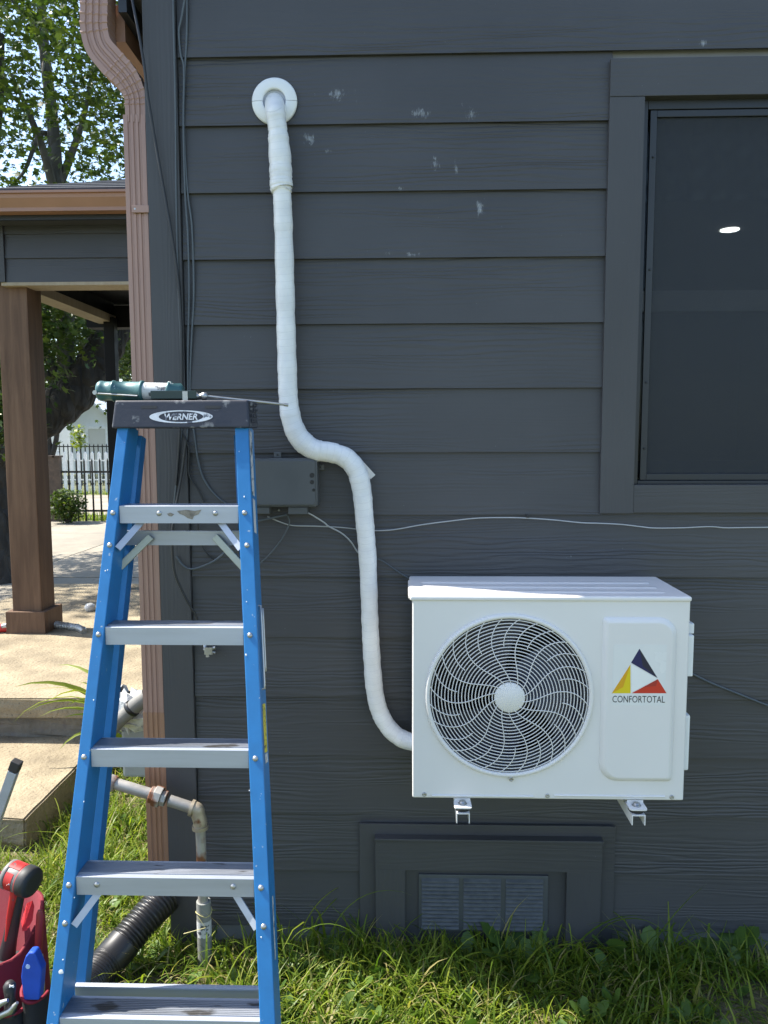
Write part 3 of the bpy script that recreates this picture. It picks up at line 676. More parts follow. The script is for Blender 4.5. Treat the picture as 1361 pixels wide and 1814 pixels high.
# lid
lx0, lx1 = P(726, 1045, yF_).x, ax1+.002
q = MB(); zl0 = az1-.014; zl1 = az1+.0005
q.box((lx0, yF_-.006, zl0), (lx1, yB_+.004, zl1)); LID = q.build('lid', M_WHITE, AC, .007, 3)
for i, yy in enumerate((-.305, -.235, -.165)):
    q = MB(); pl = rrect((lx0+lx1)/2-.01, yy, (lx1-lx0)/2-.045, .014, (.012,)*4); pl2 = rrect((lx0+lx1)/2-.01, yy, (lx1-lx0)/2-.052, .008, (.008,)*4); n = len(pl)
    q.add([(x, y, zl1-.0002) for x, y in pl]+[(x, y, zl1+.003) for x, y in pl2], [(k, (k+1) % n, n+(k+1) % n, n+k) for k in range(n)]+[tuple(range(n, 2*n))], True); q.build('lid_rib', M_WHITE, LID)
q = MB(); q.box((lx0-.004, yF_+.03, zl0-.002), (lx0+.02, yB_-.05, zl1-.003)); q.build('lid_lip', M_WHITE, LID, .004)
# bottom ribs and screws
for (a, c) in ((765, 945), (982, 1178)):
    e0 = P(a, 1409, yF_); e1 = P(c, 1411, yF_); q = MB(); q.tube([(e0.x, yF_-.0005, e0.z), (e1.x, yF_-.0005, e0.z)], .0032, 8, True); q.build('rib', M_WHITE, AC)
for a in (752, 970, 1190):
    e0 = P(a, 1407+(a-752)*.011, yF_); q = MB(); q.lathe((e0.x, yF_-.0005, e0.z), (0, -1, 0), [(.0062, 0), (.0062, .002), (.0045, .0035), (.002, .0015)], 14); q.build('screw', M_STEEL, AC)
# side fittings
for (ya, yb_, zt_, zb_, dp) in ((-.33, -.20, P(1213, 1100, -.3).z, P(1213, 1118, -.3).z, .024), (-.345, -.16, P(1213, 1118, -.3).z-.001, P(1213, 1190, -.3).z, .019)):
    q = MB(); q.box((ax1-.0008, ya, zb_), (ax1+dp, yb_, zt_)); q.build('valve_cover', M_WHITEP, AC, .003)
q = MB(); q.box((ax1-.0008, -.335, P(1213, 1364, -.33).z), (ax1+.021, -.16, P(1213, 1266, -.33).z)); q.build('side_handle', M_WHITEP, AC, .006)
# feet: plate, rubber pad, bolt; then wall brackets (things of their own)
for i, px in enumerate((819, 1125)):
    e0 = P(px, 1420, yF_); fx = e0.x
    q = MB(); q.prism(rrect(fx, yF_-.012, .025, .028, (.008,)*4, 4), 'z', az0-.012, az0-.0085); q.box((fx-.023, yF_-.002, az0-.0086), (fx+.023, yF_+.0, az0+.001)); FT = q.build('foot', M_WHITE, AC)
    q = MB(); q.lathe((fx, yF_-.014, az0-.0245), (0, 0, 1), [(.020, 0), (.023, .004), (.021, .0122)], 20); q.build('rubber_pad', M_BLKR, FT)
    q = MB(); q.lathe((fx, yF_-.014, az0-.0085), (0, 0, 1), [(.013, 0), (.013, .002), (.0135, .002), (.009, .0022), (.009, .008), (.006, .009)], 6); q.build('bolt', M_STEEL, FT)
    zt_ = az0-.0248; hw = .019; bx = fx+(0.0 if i else 0.0)
    q = MB(); q.prism([(bx-hw, zt_-.030), (bx-hw, zt_), (bx+hw, zt_), (bx+hw, zt_-.030), (bx+hw-.0025, zt_-.030), (bx+hw-.0025, zt_-.003), (bx-hw+.0025, zt_-.003), (bx-hw+.0025, zt_-.030)], 'y', yF_-.040, -.028)
    br = q.build('arm', M_WHITE, None); br.name = 'wall_bracket'
    BR = thing('wall_bracket', (bx, -.03, zt_-.2), ('white steel wall bracket under the fan half of the air conditioner', 'white steel wall bracket under the logo half of the air conditioner')[i], 'bracket', 'brackets carrying the air conditioner')
    br.name = 'arm'; br.parent = BR; br.location = WLOC[br]-WLOC[BR]
    BR.name = 'wall_bracket' if i == 0 else 'wall_bracket.001'
    q = MB(); q.box((bx-.018, -.0275, zt_-.10), (bx+.018, -.0225, zt_-.001)); q.build('wall_plate', M_WHITE, BR)

# ============================================================ LINE SET (taped pipe) and wall sleeve
yq = -.072
segs = [(487, 186, 17), (489, 205, 17), (492, 228, 16.5), (494, 250, 18), (497, 290, 19.5), (498, 318, 19.5), (499, 333, 19.5), (499.5, 336, 16.2), (501, 365, 16), (503, 420, 16), (505, 500, 16.5), (507, 580, 16.5), (509, 650, 17), (511, 705, 17), (517, 745, 18), (531, 776, 19), (556, 796, 19), (588, 802, 18), (614, 812, 18), (632, 834, 18), (641, 868, 17.5), (646, 920, 16.5), (651, 980, 16), (654, 1050, 15.5), (656, 1110, 15.5), (660, 1180, 16), (665, 1230, 16), (675, 1266, 16), (694, 1295, 16), (718, 1311, 16), (748, 1317, 16)]
sp = smooth_path(segs, 9); pts = []; rad = []
for i, (a, c, wd) in enumerate(sp):
    yy = yq
    if i < 9: yy = -.012-(.06)*min(1, (i+1)/9)**.7
    if i > len(sp)-28: yy = yq-(.03)*((i-(len(sp)-28))/28)
    pts.append(P(a, c, yy)); rad.append(wd*(.00178)*(1+.03*((i % 4)/4-.3)+.018*math.sin(i*.83)+.022*random.uniform(-1, 1)))
pts = [P(486, 181, -.005)]+pts; rad = [rad[0]*1.0]+rad
q = MB(); q.tube(pts, rad, 20, True, .92)
LS = q.build('refrigerant_line', M_TAPE, None, label='white tape-wrapped refrigerant line snaking down the wall to the air conditioner', cat='pipe', fix=False)
me = LS.data; al = me.attributes.new('along', 'FLOAT', 'POINT'); arr = np.zeros(len(me.vertices)); tot = 0.; L = [0.]
for i in range(1, len(pts)): tot += (pts[i]-pts[i-1]).length; L.append(tot)
for i in range(len(pts)):
    for k in range(20): arr[i*20+k] = L[i]+.010*math.sin(2*math.pi*k/20)
al.data.foreach_set('value', arr)
tb = P(652, 838, -.05); q = MB(); q.bar(P(640, 822, -.07), P(661, 845, -.045), .020, .0012, (0, 1, 0)); q.build('tape_end', M_TAPE, LS)
SL = thing('wall_sleeve_cover', P(487, 181, -.02), 'round white plastic collar where the taped line enters the wall', 'cover')
cc = P(487, 181, -.022); r0, r1 = 19.5*.00182, 39*.00180
for half_ in (0, 1):
    q = MB(); n = 30; prof_ = [(r1, 0), (r1, -.006), (r1-.004, -.010), (r0+.004, -.013), (r0, -.012), (r0, 0)]
    vs = []; m_ = len(prof_)
    for k in range(n+1):
        a = math.pi*half_+.012+(math.pi-.024)*k/n
        for r, dy in prof_: vs.append((cc.x+r*math.cos(a), cc.y+dy, cc.z+r*math.sin(a)))
    q.add(vs, [(k*m_+j, k*m_+(j+1) % m_, (k+1)*m_+(j+1) % m_, (k+1)*m_+j) for k in range(n) for j in range(m_)], True); q.add(vs[:m_], [tuple(range(m_))]); q.add(vs[-m_:], [tuple(range(m_))])
    q.build('collar_half', M_WHITEP, SL)
q = MB(); q.lathe((cc.x, -.0235, cc.z), (0, -1, 0), [(r0+.001, 0), (r0+.001, .001)], 24); q.build('foam_plug', simple('grey_foam', (.42, .45, .52), .8), SL)

# ============================================================ UTILITY BOX
UB = thing('utility_box', P(500, 897, -.05), 'dark grey plastic utility box on the siding behind the ladder', 'box')
u0 = P(420, 812, -.085); u1 = P(563, 898, -.085)
q = MB(); q.prism(rrect((u0.x+u1.x)/2, (u0.z+u1.z)/2, (u1.x-u0.x)/2, (u0.z-u1.z)/2, (.010,)*4, 4), 'y', -.085, -.024); q.build('body', M_DARKB, UB, .004)
q = MB(); q.prism(rrect((u0.x+u1.x)/2, (u0.z+u1.z)/2, (u1.x-u0.x)/2-.006, (u0.z-u1.z)/2-.006, (.008,)*4, 4), 'y', -.092, -.0852); q.build('cover', M_DARKB, UB, .003)
for a, c, r in ((553, 842, .0078), (553, 854, .0068), (556, 868, .005)):
    e0 = P(a, c, -.092); q = MB(); q.lathe((e0.x, -.0921, e0.z), (0, -1, 0), [(r, 0), (r, .0012), (r*.72, .0012), (r*.72, .0002)], 16); q.build('knockout', M_BLKR, UB)
for a, c, d, e in ((447, 898, 478, 910), (511, 898, 545, 911)):
    k0 = P(a, c, -.07); k1 = P(d, e, -.07); q = MB(); q.box((k0.x, -.075, k1.z), (k1.x, -.024, k0.z-.0005)); q.build('flange', M_DARKB, UB, .002)
for a, c in ((491, 806), (567, 828)):
    e0 = P(a, c, -.04); q = MB(); q.box((e0.x-.012, -.030, e0.z-.009), (e0.x+.012, -.024, e0.z+.009)); TB = q.build('mounting_tab', M_DARKB, UB, .002)
    q = MB(); q.lathe((e0.x, -.0301, e0.z), (0, -1, 0), [(.003, 0), (.003, .001)], 10); q.build('hole', M_BLKR, TB)
e0 = P(494, 904, -.03); q = MB(); q.lathe((e0.x, -.024, e0.z), (0, -1, 0), [(.004, 0), (.004, .002), (.002, .003)], 12); q.build('screw', M_STEEL, UB)

# ============================================================ CABLES
def cable(name, pp, r, m, label, y=-.03, n=7):
    sp_ = smooth_path([(a, c, (rest[0] if rest else y)) for a, c, *rest in pp], n)
    q = MB(); q.tube([P(a, c, yy) for a, c, yy in sp_], r, 6); return q.build(name, m, None, label=label, cat='cable', fix=False)
cable('cable', [(228, -40, -.05), (236, 8, -.06), (248, 70, -.065), (256, 120, -.065), (262, 170, -.06), (276, 255, -.05), (291, 340, -.045), (305, 420, -.045), (316, 500, -.04), (321, 580, -.038), (322, 700, -.038), (318, 780, -.038), (312, 860, -.04)], .0045, M_CABLEB, 'loose black cable slanting down across the corner board from the eave', -.04)
cable('cable', [(306, -40), (308, 60), (311, 200), (312, 330), (315, 480), (320, 600), (324, 720), (318, 800), (308, 900), (304, 960)], .0032, M_CABLEG, 'thin painted cable straight down the middle of the corner board', -.034)
cable('cable', [(334, -40), (322, 30), (317, 55), (320, 95), (326, 125), (325, 220), (328, 340), (333, 420), (335, 520), (333, 620), (332, 760), (322, 860), (318, 920)], .0034, M_CABLEG, 'painted cable bowing along the edge of the corner board', -.026)
cable('cable', [(331, -40), (331, 60), (327, 130), (325, 180), (327, 260), (333, 345), (340, 400), (343, 480), (343, 540), (339, 610), (337, 700), (347, 790), (352, 820), (362, 850), (385, 880), (420, 905)], .0034, M_CABLEG, 'painted cable rising beside the first siding planks', -.022)
cx_ = cable('coaxial_cable', [(330, 780, -.045), (322, 840, -.045), (308, 920, -.06), (305, 960, -.065), (309, 1010, -.065), (322, 1045, -.06), (338, 1075, -.055), (348, 1092, -.05), (357, 1120, -.045), (362, 1140, -.045)], .0042, M_CABLEB, 'black coaxial cable hanging loose with a metal splitter at its end')
q = MB(); e0 = P(364, 1141, -.045); q.lathe(P(363, 1139, -.045), (.1, 0, -1), [(.006, 0), (.006, .018), (.0075, .018), (.0075, .026), (.005, .026), (.005, .034)], 10); CN = q.build('connector', M_STEEL, cx_)
q = MB(); e0 = P(370, 1152, -.045); q.box((e0.x-.012, -.055, e0.z-.012), (e0.x+.014, -.035, e0.z+.012)); q.lathe((e0.x+.012, -.045, e0.z+.006), (1, 0, .4), [(.006, 0), (.006, .012)], 8); q.lathe((e0.x-.004, -.045, e0.z-.012), (0, 0, -1), [(.006, 0), (.006, .010)], 8); q.lathe((e0.x+.012, -.045, e0.z-.006), (1, 0, -.2), [(.005, 0), (.005, .010)], 8); q.build('splitter', M_STEEL, cx_)
cable('cable', [(312, 985), (325, 1002), (340, 1008), (362, 1002), (385, 990), (405, 970), (420, 945), (440, 928), (480, 918), (508, 912)], .0036, M_CABLEG, 'grey cable looping behind the ladder up to the utility box', -.04)
cable('cable', [(350, 905), (352, 945), (360, 970), (372, 986), (382, 992)], .0026, M_CABLEB, 'thin black wire curling behind the top ladder step', -.03)
cable('cable', [(318, 760), (334, 790), (335, 840), (352, 868), (362, 890)], .0034, M_CABLEB, 'short black cable behind the ladder under the cap', -.03)
cable('cable', [(458, 1000), (475, 985), (492, 965), (505, 945), (513, 925), (508, 910)], .0022, M_CABLEG, 'thin dark wire drooping left from under the utility box', -.03)
cable('white_wire', [(545, 908, -.05), (556, 914, -.045), (575, 926, -.035), (582, 932, -.032), (606, 945, -.03), (622, 960, -.03), (634, 978, -.03), (645, 985, -.03)], .0024, M_CABLEW, 'short white wire running from the utility box to the taped line')
cable('white_wire', [(474, 915), (500, 926), (520, 931), (556, 932), (600, 934), (640, 938), (668, 940), (700, 938), (745, 930), (790, 924), (845, 918), (900, 917), (935, 918), (980, 921), (1030, 926), (1060, 927), (1100, 929), (1135, 933), (1160, 935.5), (1210, 935), (1258, 933), (1285, 935), (1330, 934.5), (1380, 934)], .0020, M_CABLEW, 'long thin white wire strung across the siding below the window', -.026)
q = MB(); e0 = P(935, 914, -.026); q.box((e0.x-.005, -.031, e0.z-.006), (e0.x+.005, -.0215, e0.z+.006)); CK = q.build('cable_clip', M_BLKR, None, .002, label='small black cable clip holding the white wire under the window', cat='clip')
cable('cable', [(668, 990), (680, 995), (700, 1009), (728, 1026), (760, 1034, -.05), (800, 1050, -.06)], .0022, M_CABLEG, 'thin dark wire running from the taped line behind the air conditioner lid', -.027)
cable('cable', [(1190, 1175, -.05), (1225, 1193), (1260, 1210), (1310, 1230), (1361, 1250), (1400, 1262)], .0036, M_CABLEG, 'dark painted cable slanting right from behind the air conditioner', -.027)

# ============================================================ LADDER
ly1, lZ1, la = -.5132, 1.5766, .2821
ta = math.tan(la)
def lyf(Z): return ly1+(Z-lZ1)*ta                       # front plane of front rails
LAD = thing('stepladder', (-.6, -.8, 0), 'blue fibreglass stepladder with aluminium steps standing against the wall corner', 'ladder')
def lerp(a, b, t): return a+(b-a)*t
def railx(Z, side):                                     # outer edge of the front flange
    t = (Z-.4)/(1.786-.4)
    return lerp(-.8400, -.7725, t) if side < 0 else lerp(-.3020, -.4200, t)
NR_ = Vector((0, math.cos(la), -math.sin(la)))          # into the ladder, perpendicular to the rail plane
AL_ = Vector((0, math.sin(la), math.cos(la)))
def rail(side, Zb, Zt, yfun, xfun, m, fl_w=.036, web=.078, th=.005, nrm=NR_):
    q = MB(); s = -side
    prof_ = [(0, 0), (fl_w*s, 0), (fl_w*s, th), (th*s, th), (th*s, web-th), (fl_w*s, web-th), (fl_w*s, web), (0, web)]
    if side > 0: prof_ = [(0, 0), (fl_w*s, 0), (fl_w*s, th), (th*s, th), (th*s, web-th), (fl_w*s, web-th), (fl_w*s, web), (0, web)]
    vs = []
    for Z in (Zb, Zt):
        for u, d in prof_: vs.append(Vector((xfun(Z, side)+u, yfun(Z), Z))+nrm*d)
    n = len(prof_); q.add(vs, [tuple(range(n)), tuple(range(2*n-1, n-1, -1))]+[(i, i+n, (i+1) % n+n, (i+1) % n) for i in range(n)])
    return q.build('rail', m, LAD, .0022)
# left: flange faces camera with web seen on its inner side (channel opens outward); right: web seen on the outer side
def rail_left(Zb, Zt):
    q = MB(); th, web, fw_ = .005, .080, .029
    prof_ = [(0, 0), (fw_, 0), (fw_, web), (0, web), (0, web-th), (fw_-th, web-th), (fw_-th, th), (0, th)]
    vs = []
    for Z in (Zb, Zt):
        for u, d in prof_: vs.append(Vector((railx(Z, -1)+u, lyf(Z), Z))+NR_*d)
    n = 8; q.add(vs, [tuple(range(n)), tuple(range(2*n-1, n-1, -1))]+[(i, i+n, (i+1) % n+n, (i+1) % n) for i in range(n)])
    return q.build('rail', M_BLUE, LAD, .0022)
RL = rail_left(.0, 1.80); RR = rail(1, .0, 1.80, lyf, railx, M_BLUE)
# rear legs
def yr(Z): return lerp(-.830, -.365, Z/1.78)
ra = math.atan((.465)/1.78); NRr = Vector((0, math.cos(ra), -math.sin(ra)))
def rrx(Z, side): return railx(Z, side)+(.012 if side < 0 else -.034)
def rear(side):
    q = MB(); th, web, fw_ = .005, .038, .026; s = -side
    prof_ = [(0, 0), (fw_*s, 0), (fw_*s, web), (0, web)]
    vs = []
    for Z in (.0, 1.765):
        for u, d in prof_: vs.append(Vector((rrx(Z, side)+u, yr(Z), Z))+NRr*d)
    n = 4; q.add(vs, [tuple(range(n)), tuple(range(2*n-1, n-1, -1))]+[(i, i+n, (i+1) % n+n, (i+1) % n) for i in range(n)])
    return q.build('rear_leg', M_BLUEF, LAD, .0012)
rear(-1); rear(1)
for sd_ in (-1, 1):
    q = MB(); x = railx(0, sd_); q.box((min(x, x-sd_*.05)-.004, lyf(0)-.012, -.02), (max(x, x-sd_*.05)+.004, lyf(0)+.085, .035)); q.build('foot', M_BLKR, LAD, .004)
# steps
Zs = [lZ1-.305*math.cos(la)*i+d for i, d in enumerate((.004, -.006, -.001, .007, .003))]
def rivet(p, par, r=.0072):
    q = MB(); q.lathe(p, -NR_, [(r, -.001), (r*.95, .0015), (r*.6, .0035), (r*.1, .0042)], 14); return q.build('rivet', M_STEEL, par)
for i, Z in enumerate(Zs):
    x0 = railx(Z, -1)+.0295; x1 = railx(Z, 1)-.0365; y0 = lyf(Z)+.002
    hgt = .046; tilt = 0.
    # front lip (face), tread with ribs
    dp = .070
    q = MB(); zc = Z
    q.prism([(y0, zc-hgt), (y0+.0025, zc-hgt), (y0+.0025, zc-.003), (y0+dp, zc-.003), (y0+dp, zc-hgt*.8), (y0+dp+.0025, zc-hgt*.8), (y0+dp+.0025, zc), (y0+.001, zc), (y0, zc-.001)], 'x', x0, x1)
    SP = q.build('step', M_ALU, LAD, label='scuffed aluminium step' if i else 'aluminium top step with peeling paint patch')
    q = MB(); nrb = 9
    for r in range(nrb):
        yy = y0+.014+r*(dp-.02)/nrb; q.box((x0+.001, yy, zc+.0002), (x1-.001, yy+.004, zc+.0026))
    if i: q.build('tread', M_ALUT, SP)
    for xx, sgn in ((railx(Z, -1)+.0145, 1), (railx(Z, 1)-.018, 1)):
        rivet(Vector((xx, lyf(Z-.018), Z-.018)), LAD)
    if i in (0, 3):
        for xx in (x0+(.105 if i == 0 else .05), x1-(.06 if i == 0 else .05)):
            q = MB(); q.lathe((xx, y0-.0002, Z-.02), (0, -1, 0), [(.0075, -.001), (.007, .0015), (.004, .0035), (.001, .004)], 14); q.build('rivet', M_STEEL, SP)
        for sd_ in (-1, 1):
            xa = (x0+.055 if sd_ < 0 else x1-.055); xb = (railx(Z-.12, sd_)+(.036 if sd_ < 0 else -.037))
            q = MB(); q.bar((xa, lyf(Z)+.02, Z-.040), (xb, lyf(Z-.115)+.012, Z-.110), .017, .003, (0, 1, 0)); q.bar((xa, lyf(Z)+.030, Z-.046), (xb, lyf(Z-.115)+.022, Z-.116), .003, .02, (0, 1, 0)); q.build('brace', M_ALU, LAD)
            rivet(Vector((railx(Z-.10, sd_)-sd_*.017, lyf(Z-.10), Z-.10)), LAD)
# paint chip on the top step
Z = Zs[0]; M_CHIP = simple('chipped_paint', (.20, .18, .15), .8, 0, .5, 60., .6, 90., .003)
def chip(pl): 
    q = MB(); yy = lyf(Z)+.0015; q.prism([(P(a, c, yy).x, P(a, c, yy).z) for a, c in pl], 'y', yy-.0004, yy+.0004); q.build('paint_chip', M_CHIP, LAD)
chip([(314, 905), (330, 903), (345, 905), (357, 903), (352, 911), (344, 914), (341, 920), (333, 918), (326, 913), (318, 910)]); chip([(296, 910), (302, 908), (309, 911), (304, 915), (299, 914)])
# rear horizontals
def rearbar(py0, py1, Zoff):
    Zt_ = None
    for Z in np.linspace(.05, 1.75, 400):
        v = Vector((-.6, yr(Z), Z)); d = v-Vector(CAM); zc = d.dot(Vector(_f)); py = 907-F0*d.dot(Vector(UP))/zc
        if py < py0: Zt_ = Z; break
    return Zt_
for py0, hh_ in ((942, .040), (1210, .03), (1475, .03), (1743, .040)):
    Z = rearbar(py0, 0, 0)
    if py0 in (1210, 1475): continue
    q = MB(); q.box((rrx(Z, -1)+.004, yr(Z)-.012, Z-hh_), (rrx(Z, 1)-.004, yr(Z)-.002, Z)); q.box((rrx(Z, -1)+.004, yr(Z)-.016, Z-.006), (rrx(Z, 1)-.004, yr(Z)-.0122, Z)); q.build('rear_bar', M_ALU, LAD, .001)
    if py0 == 942:
        for sd_ in (-1, 1):
            xb = rrx(Z, sd_)-sd_*.085; q = MB(); q.bar((xb, yr(Z)-.022, Z-.014), (rrx(Z-.09, sd_)-sd_*.005, yr(Z)-.05, Z-.10), .020, .008, (0, 1, 0)); q.build('spreader', simple('green_zinc', (.36, .38, .33), .45, .6, .15, 20.), LAD, .002)
    else:
        for sd_ in (-1, 1):
            xb = rrx(Z, sd_)-sd_*.14; q = MB(); q.bar((xb, yr(Z)+.004, Z-.01), (rrx(.02, sd_)-sd_*.02, yr(.05)+.004, .10), .03, .006, (0, 1, 0)); q.build('rear_brace', M_BLKR, LAD)
# top cap
Zc0, Zc1 = 1.784, 1.858
yc0 = lyf(Zc0)-.012; 
cap = MB(); xa0, xa1 = -.7840, -.4130
xb0, xb1 = xa0+.006, xa1-.006
yb0 = yc0+.016; yk = yc0+.125
cap.add([(xa0, yc0, Zc0), (xa1, yc0, Zc0), (xa1, yk, Zc0), (xa0, yk, Zc0), (xb0, yb0, Zc1), (xb1, yb0, Zc1), (xb1, yk-.01, Zc1), (xb0, yk-.01, Zc1)], [(0, 3, 2, 1), (4, 5, 6, 7), (0, 1, 5, 4), (1, 2, 6, 5), (2, 3, 7, 6), (3, 0, 4, 7)])
CAP = cap.build('top_cap', M_CAP, LAD, .006, 3)
tilt_c = math.atan2(yb0-yc0, Zc1-Zc0)
def oncap(u, z, d): # u px-ish in metres along x, z height, d proud
    t = (z-Zc0)/(Zc1-Zc0); return (u, yc0+(yb0-yc0)*t-d, z)
zc_ = Zc0+.030; xc_ = P(320, 737, yc0).x; ew, eh = .085, .0170
M_CAPW = simple('worn_white_print', (.62, .64, .68), .5, 0, .15, 30., speck=((.10, .11, .14), 45., .62))
q = MB(); n = 48; o1 = [oncap(xc_+ew*math.cos(2*math.pi*k/n), zc_+eh*math.sin(2*math.pi*k/n), .0022) for k in range(n)]; i1 = [oncap(xc_+ew*.70*math.cos(2*math.pi*k/n), zc_+eh*.84*math.sin(2*math.pi*k/n), .0022) for k in range(n)]
q.add(o1+i1, [(k, (k+1) % n, n+(k+1) % n, n+k) for k in range(n)]); q.build('badge', M_CAPW, CAP, fix=False)
me = text_mesh('WERNER', 1., .0, 1., .028, .15); v = np.empty(len(me.vertices)*3); me.vertices.foreach_get('co', v); v = v.reshape(-1, 3)
v[:, 0] = (v[:, 0]-(v[:, 0].min()+v[:, 0].max())/2)*.090/(v[:, 0].max()-v[:, 0].min()); v[:, 2] = (v[:, 2]-(v[:, 2].min()+v[:, 2].max())/2)*.0170/(v[:, 2].max()-v[:, 2].min())
v[:, 1] = v[:, 2]*math.tan(tilt_c); me.vertices.foreach_set('co', v.ravel()); put('lettering', me, M_CAPW, oncap(xc_, zc_, .0026), CAP)
for a in (264, 377):
    e0 = P(a, 721, yc0+.01); q = MB(); q.prism([(x, z) for x, z in rrect(e0.x, e0.z, .021, .0026, (.0025,)*4, 4)], 'y', yc0+.008, yc0+.013)
    vs = [oncap(x, z, .002) for x, z in rrect(e0.x, e0.z, .0215, .0038, (.0026,)*4, 4)]; q = MB(); q.add(vs, [tuple(range(len(vs)))]); q.build('slot', M_BLKR, CAP, fix=False)
q = MB()
for k in range(4):
    for j in range(3):
        zz = Zc0+.014+k*.015; yy = yc0+.03+j*.03; q.box((xa1-.006, yy, zz), (xa1+.0006, yy+.018, zz+.009))
q.build('side_ribs', M_CAP, CAP)
# stickers on the outer right web
def sticker(py0, py1, m, d0=.02, d1=.05, name='sticker'):
    q = MB(); vs = []
    for py in (py0, py1):
        Z = None
        for z in np.linspace(.05, 1.85, 600):
            vv = Vector((railx(z, 1), lyf(z), z))+NR_*.035-Vector(CAM); pp = 907-F0*vv.dot(Vector(UP))/vv.dot(Vector(_f))
            if pp < py: Z = z; break
        for d in (d0, d1): vs.append(Vector((railx(Z, 1)+.0006, lyf(Z), Z))+NR_*d)
    q.add(vs, [(0, 1, 3, 2)]); q.build(name, m, LAD, fix=False)
M_YST = simple('yellow_caution_label', (.62, .52, .03), .5, 0, .05, 5., speck=((.03, .03, .03), 120., .55))
sticker(765, 880, M_LABELW, .012, .045, 'label'); sticker(885, 945, flat('white_label', (.62, .63, .64)), .016, .048, 'label'); sticker(1247, 1335, M_YST, .020, .060, 'label'); sticker(1337, 1352, M_LABELW, .024, .06, 'label'); sticker(1588, 1700, M_LABELW, .03, .045, 'label')
q = MB()
for dd, za, zc2 in ((.030, 1075, 1220), (.055, 1078, 1190)):
    Zs_ = []
    for py in (za, zc2):
        for z in np.linspace(.05, 1.85, 600):
            vv = Vector((railx(z, 1), lyf(z), z))+NR_*.035-Vector(CAM)
            if 907-F0*vv.dot(Vector(UP))/vv.dot(Vector(_f)) < py: Zs_.append(z); break
    a_, b_ = Zs_; f_ = lambda z: Vector((railx(z, 1)+.006, lyf(z), z))+NR_*dd
    q.tube([f_(a_)+Vector((-.006, 0, 0)), f_(a_), f_(a_-.02), f_((a_+b_)/2), f_(b_+.015), f_(b_), f_(b_)+Vector((-.006, 0, 0))], .0032, 8)
q.build('tool_clip', M_STEEL, LAD)
# paint and sealant drops on the rails
def drop(px, py, rr):
    d = _ray(px, py); t = (ly1+(CAM[2]-lZ1)*ta-CAM[1])/(d[1]-d[2]*ta); v = Vector(CAM+t*d); q = MB(); n = 11
    vs = [v-NR_*.0016]+[v-NR_*.0004+Vector((math.cos(2*math.pi*k/n), 0, 0))*rr*random.uniform(.5, 1.2)+AL_*math.sin(2*math.pi*k/n)*rr*random.uniform(.6, 1.5) for k in range(n)]
    q.add(vs, [(0, 1+k, 1+(k+1) % n) for k in range(n)], True); q.build('paint_drop', M_WHITEP, LAD, fix=False)
for a, c, rr in ((109, 1722, .006), (112, 1700, .002), (187, 1011, .002), (191, 1010, .0015), (436, 1160, .0025), (166, 1240, .002), (433, 880, .002), (442, 1400, .0015), (463, 1660, .002), (149, 1420, .0018), (132, 1590, .0015), (424, 800, .0012), (437, 1066, .0015)): drop(a, c, rr)
# ============================================================ CAULKING GUN on the cap
gz = Zc1
CG = thing('caulking_gun', (-.68, -.40, gz), 'teal caulking gun spattered with sealant lying on the ladder cap', 'caulking gun')
ygc = yc0+.075; zg = gz+.026
c0 = P(176, 694, ygc); c1 = P(325, 700, ygc); 
axis = Vector((c1.x-c0.x, .0, -.004)); Lb = axis.length; axn = axis.normalized()
rb = .0275
z_c = zg+.003
q = MB(); base = Vector((c0.x, ygc, z_c)); 
q.lathe(base, axn, [(.012, -.004), (rb-.004, -.002), (rb, .004), (rb, .012), (rb-.0015, .015), (rb-.0015, Lb*.17), (rb+.002, Lb*.175), (rb+.002, Lb*.19), (rb-.001, Lb*.2), (rb-.001, Lb*.50), (rb+.002, Lb*.505), (rb+.002, Lb*.53), (rb-.003, Lb*.54)], 28); q.build('barrel', M_TEAL, CG)
q = MB(); q.lathe(base+axn*(Lb*.541), axn, [(rb-.003, 0), (rb-.0035, Lb*.28)], 28); q.build('cartridge', M_LABELW, CG)
q = MB(); q.lathe(base+axn*(Lb*.822), axn, [(rb-.002, 0), (rb+.001, .002), (rb+.001, .008), (rb-.004, .010), (rb-.004, Lb*.15), (rb-.012, Lb*.178)], 28); q.build('end_ring', M_TEAL, CG)
e = base+axn*(Lb*.7); q = MB(); q.box((e.x-.01, ygc-.034, z_c-.024), (e.x+.115, ygc-.029, z_c-.002)); q.box((e.x-.01, ygc-.029, z_c-.0245), (e.x+.115, ygc+.0, z_c-.0205)); q.build('frame', simple('dark_green_steel', (.03, .05, .048), .45, .3), CG, .0015)
e = base+axn*(Lb+.02); q = MB(); q.lathe(e+Vector((0, -.012, -.012)), (1, 0, 0), [(.006, 0), (.012, .006), (.012, .02), (.007, .024), (.007, .034), (.011, .036), (.011, .046), (.005, .05)], 12); q.box((e.x-.012, ygc-.036, z_c-.028), (e.x+.002, ygc-.004, z_c-.004)); q.build('trigger_block', M_STEEL, CG, 0)
r1_ = P(507, 717, -.33); q = MB(); q.tube([e+Vector((.03, -.012, -.010)), r1_], [.0034, .0034], 8); q.lathe(r1_, (r1_-e).normalized(), [(.0048, -.006), (.0048, .006)], 10); q.build('plunger_rod', M_STEEL, CG)
q = MB(); q.tube([base+Vector((-.002, -.027, -.008)), base+Vector((Lb*.5, -.031, -.016))], .0025, 6); q.lathe(base+Vector((.0, -.028, -.006)), (0, -1, 0), [(.006, -.002), (.006, .004)], 12); q.build('hook_wire', M_STEEL, CG)

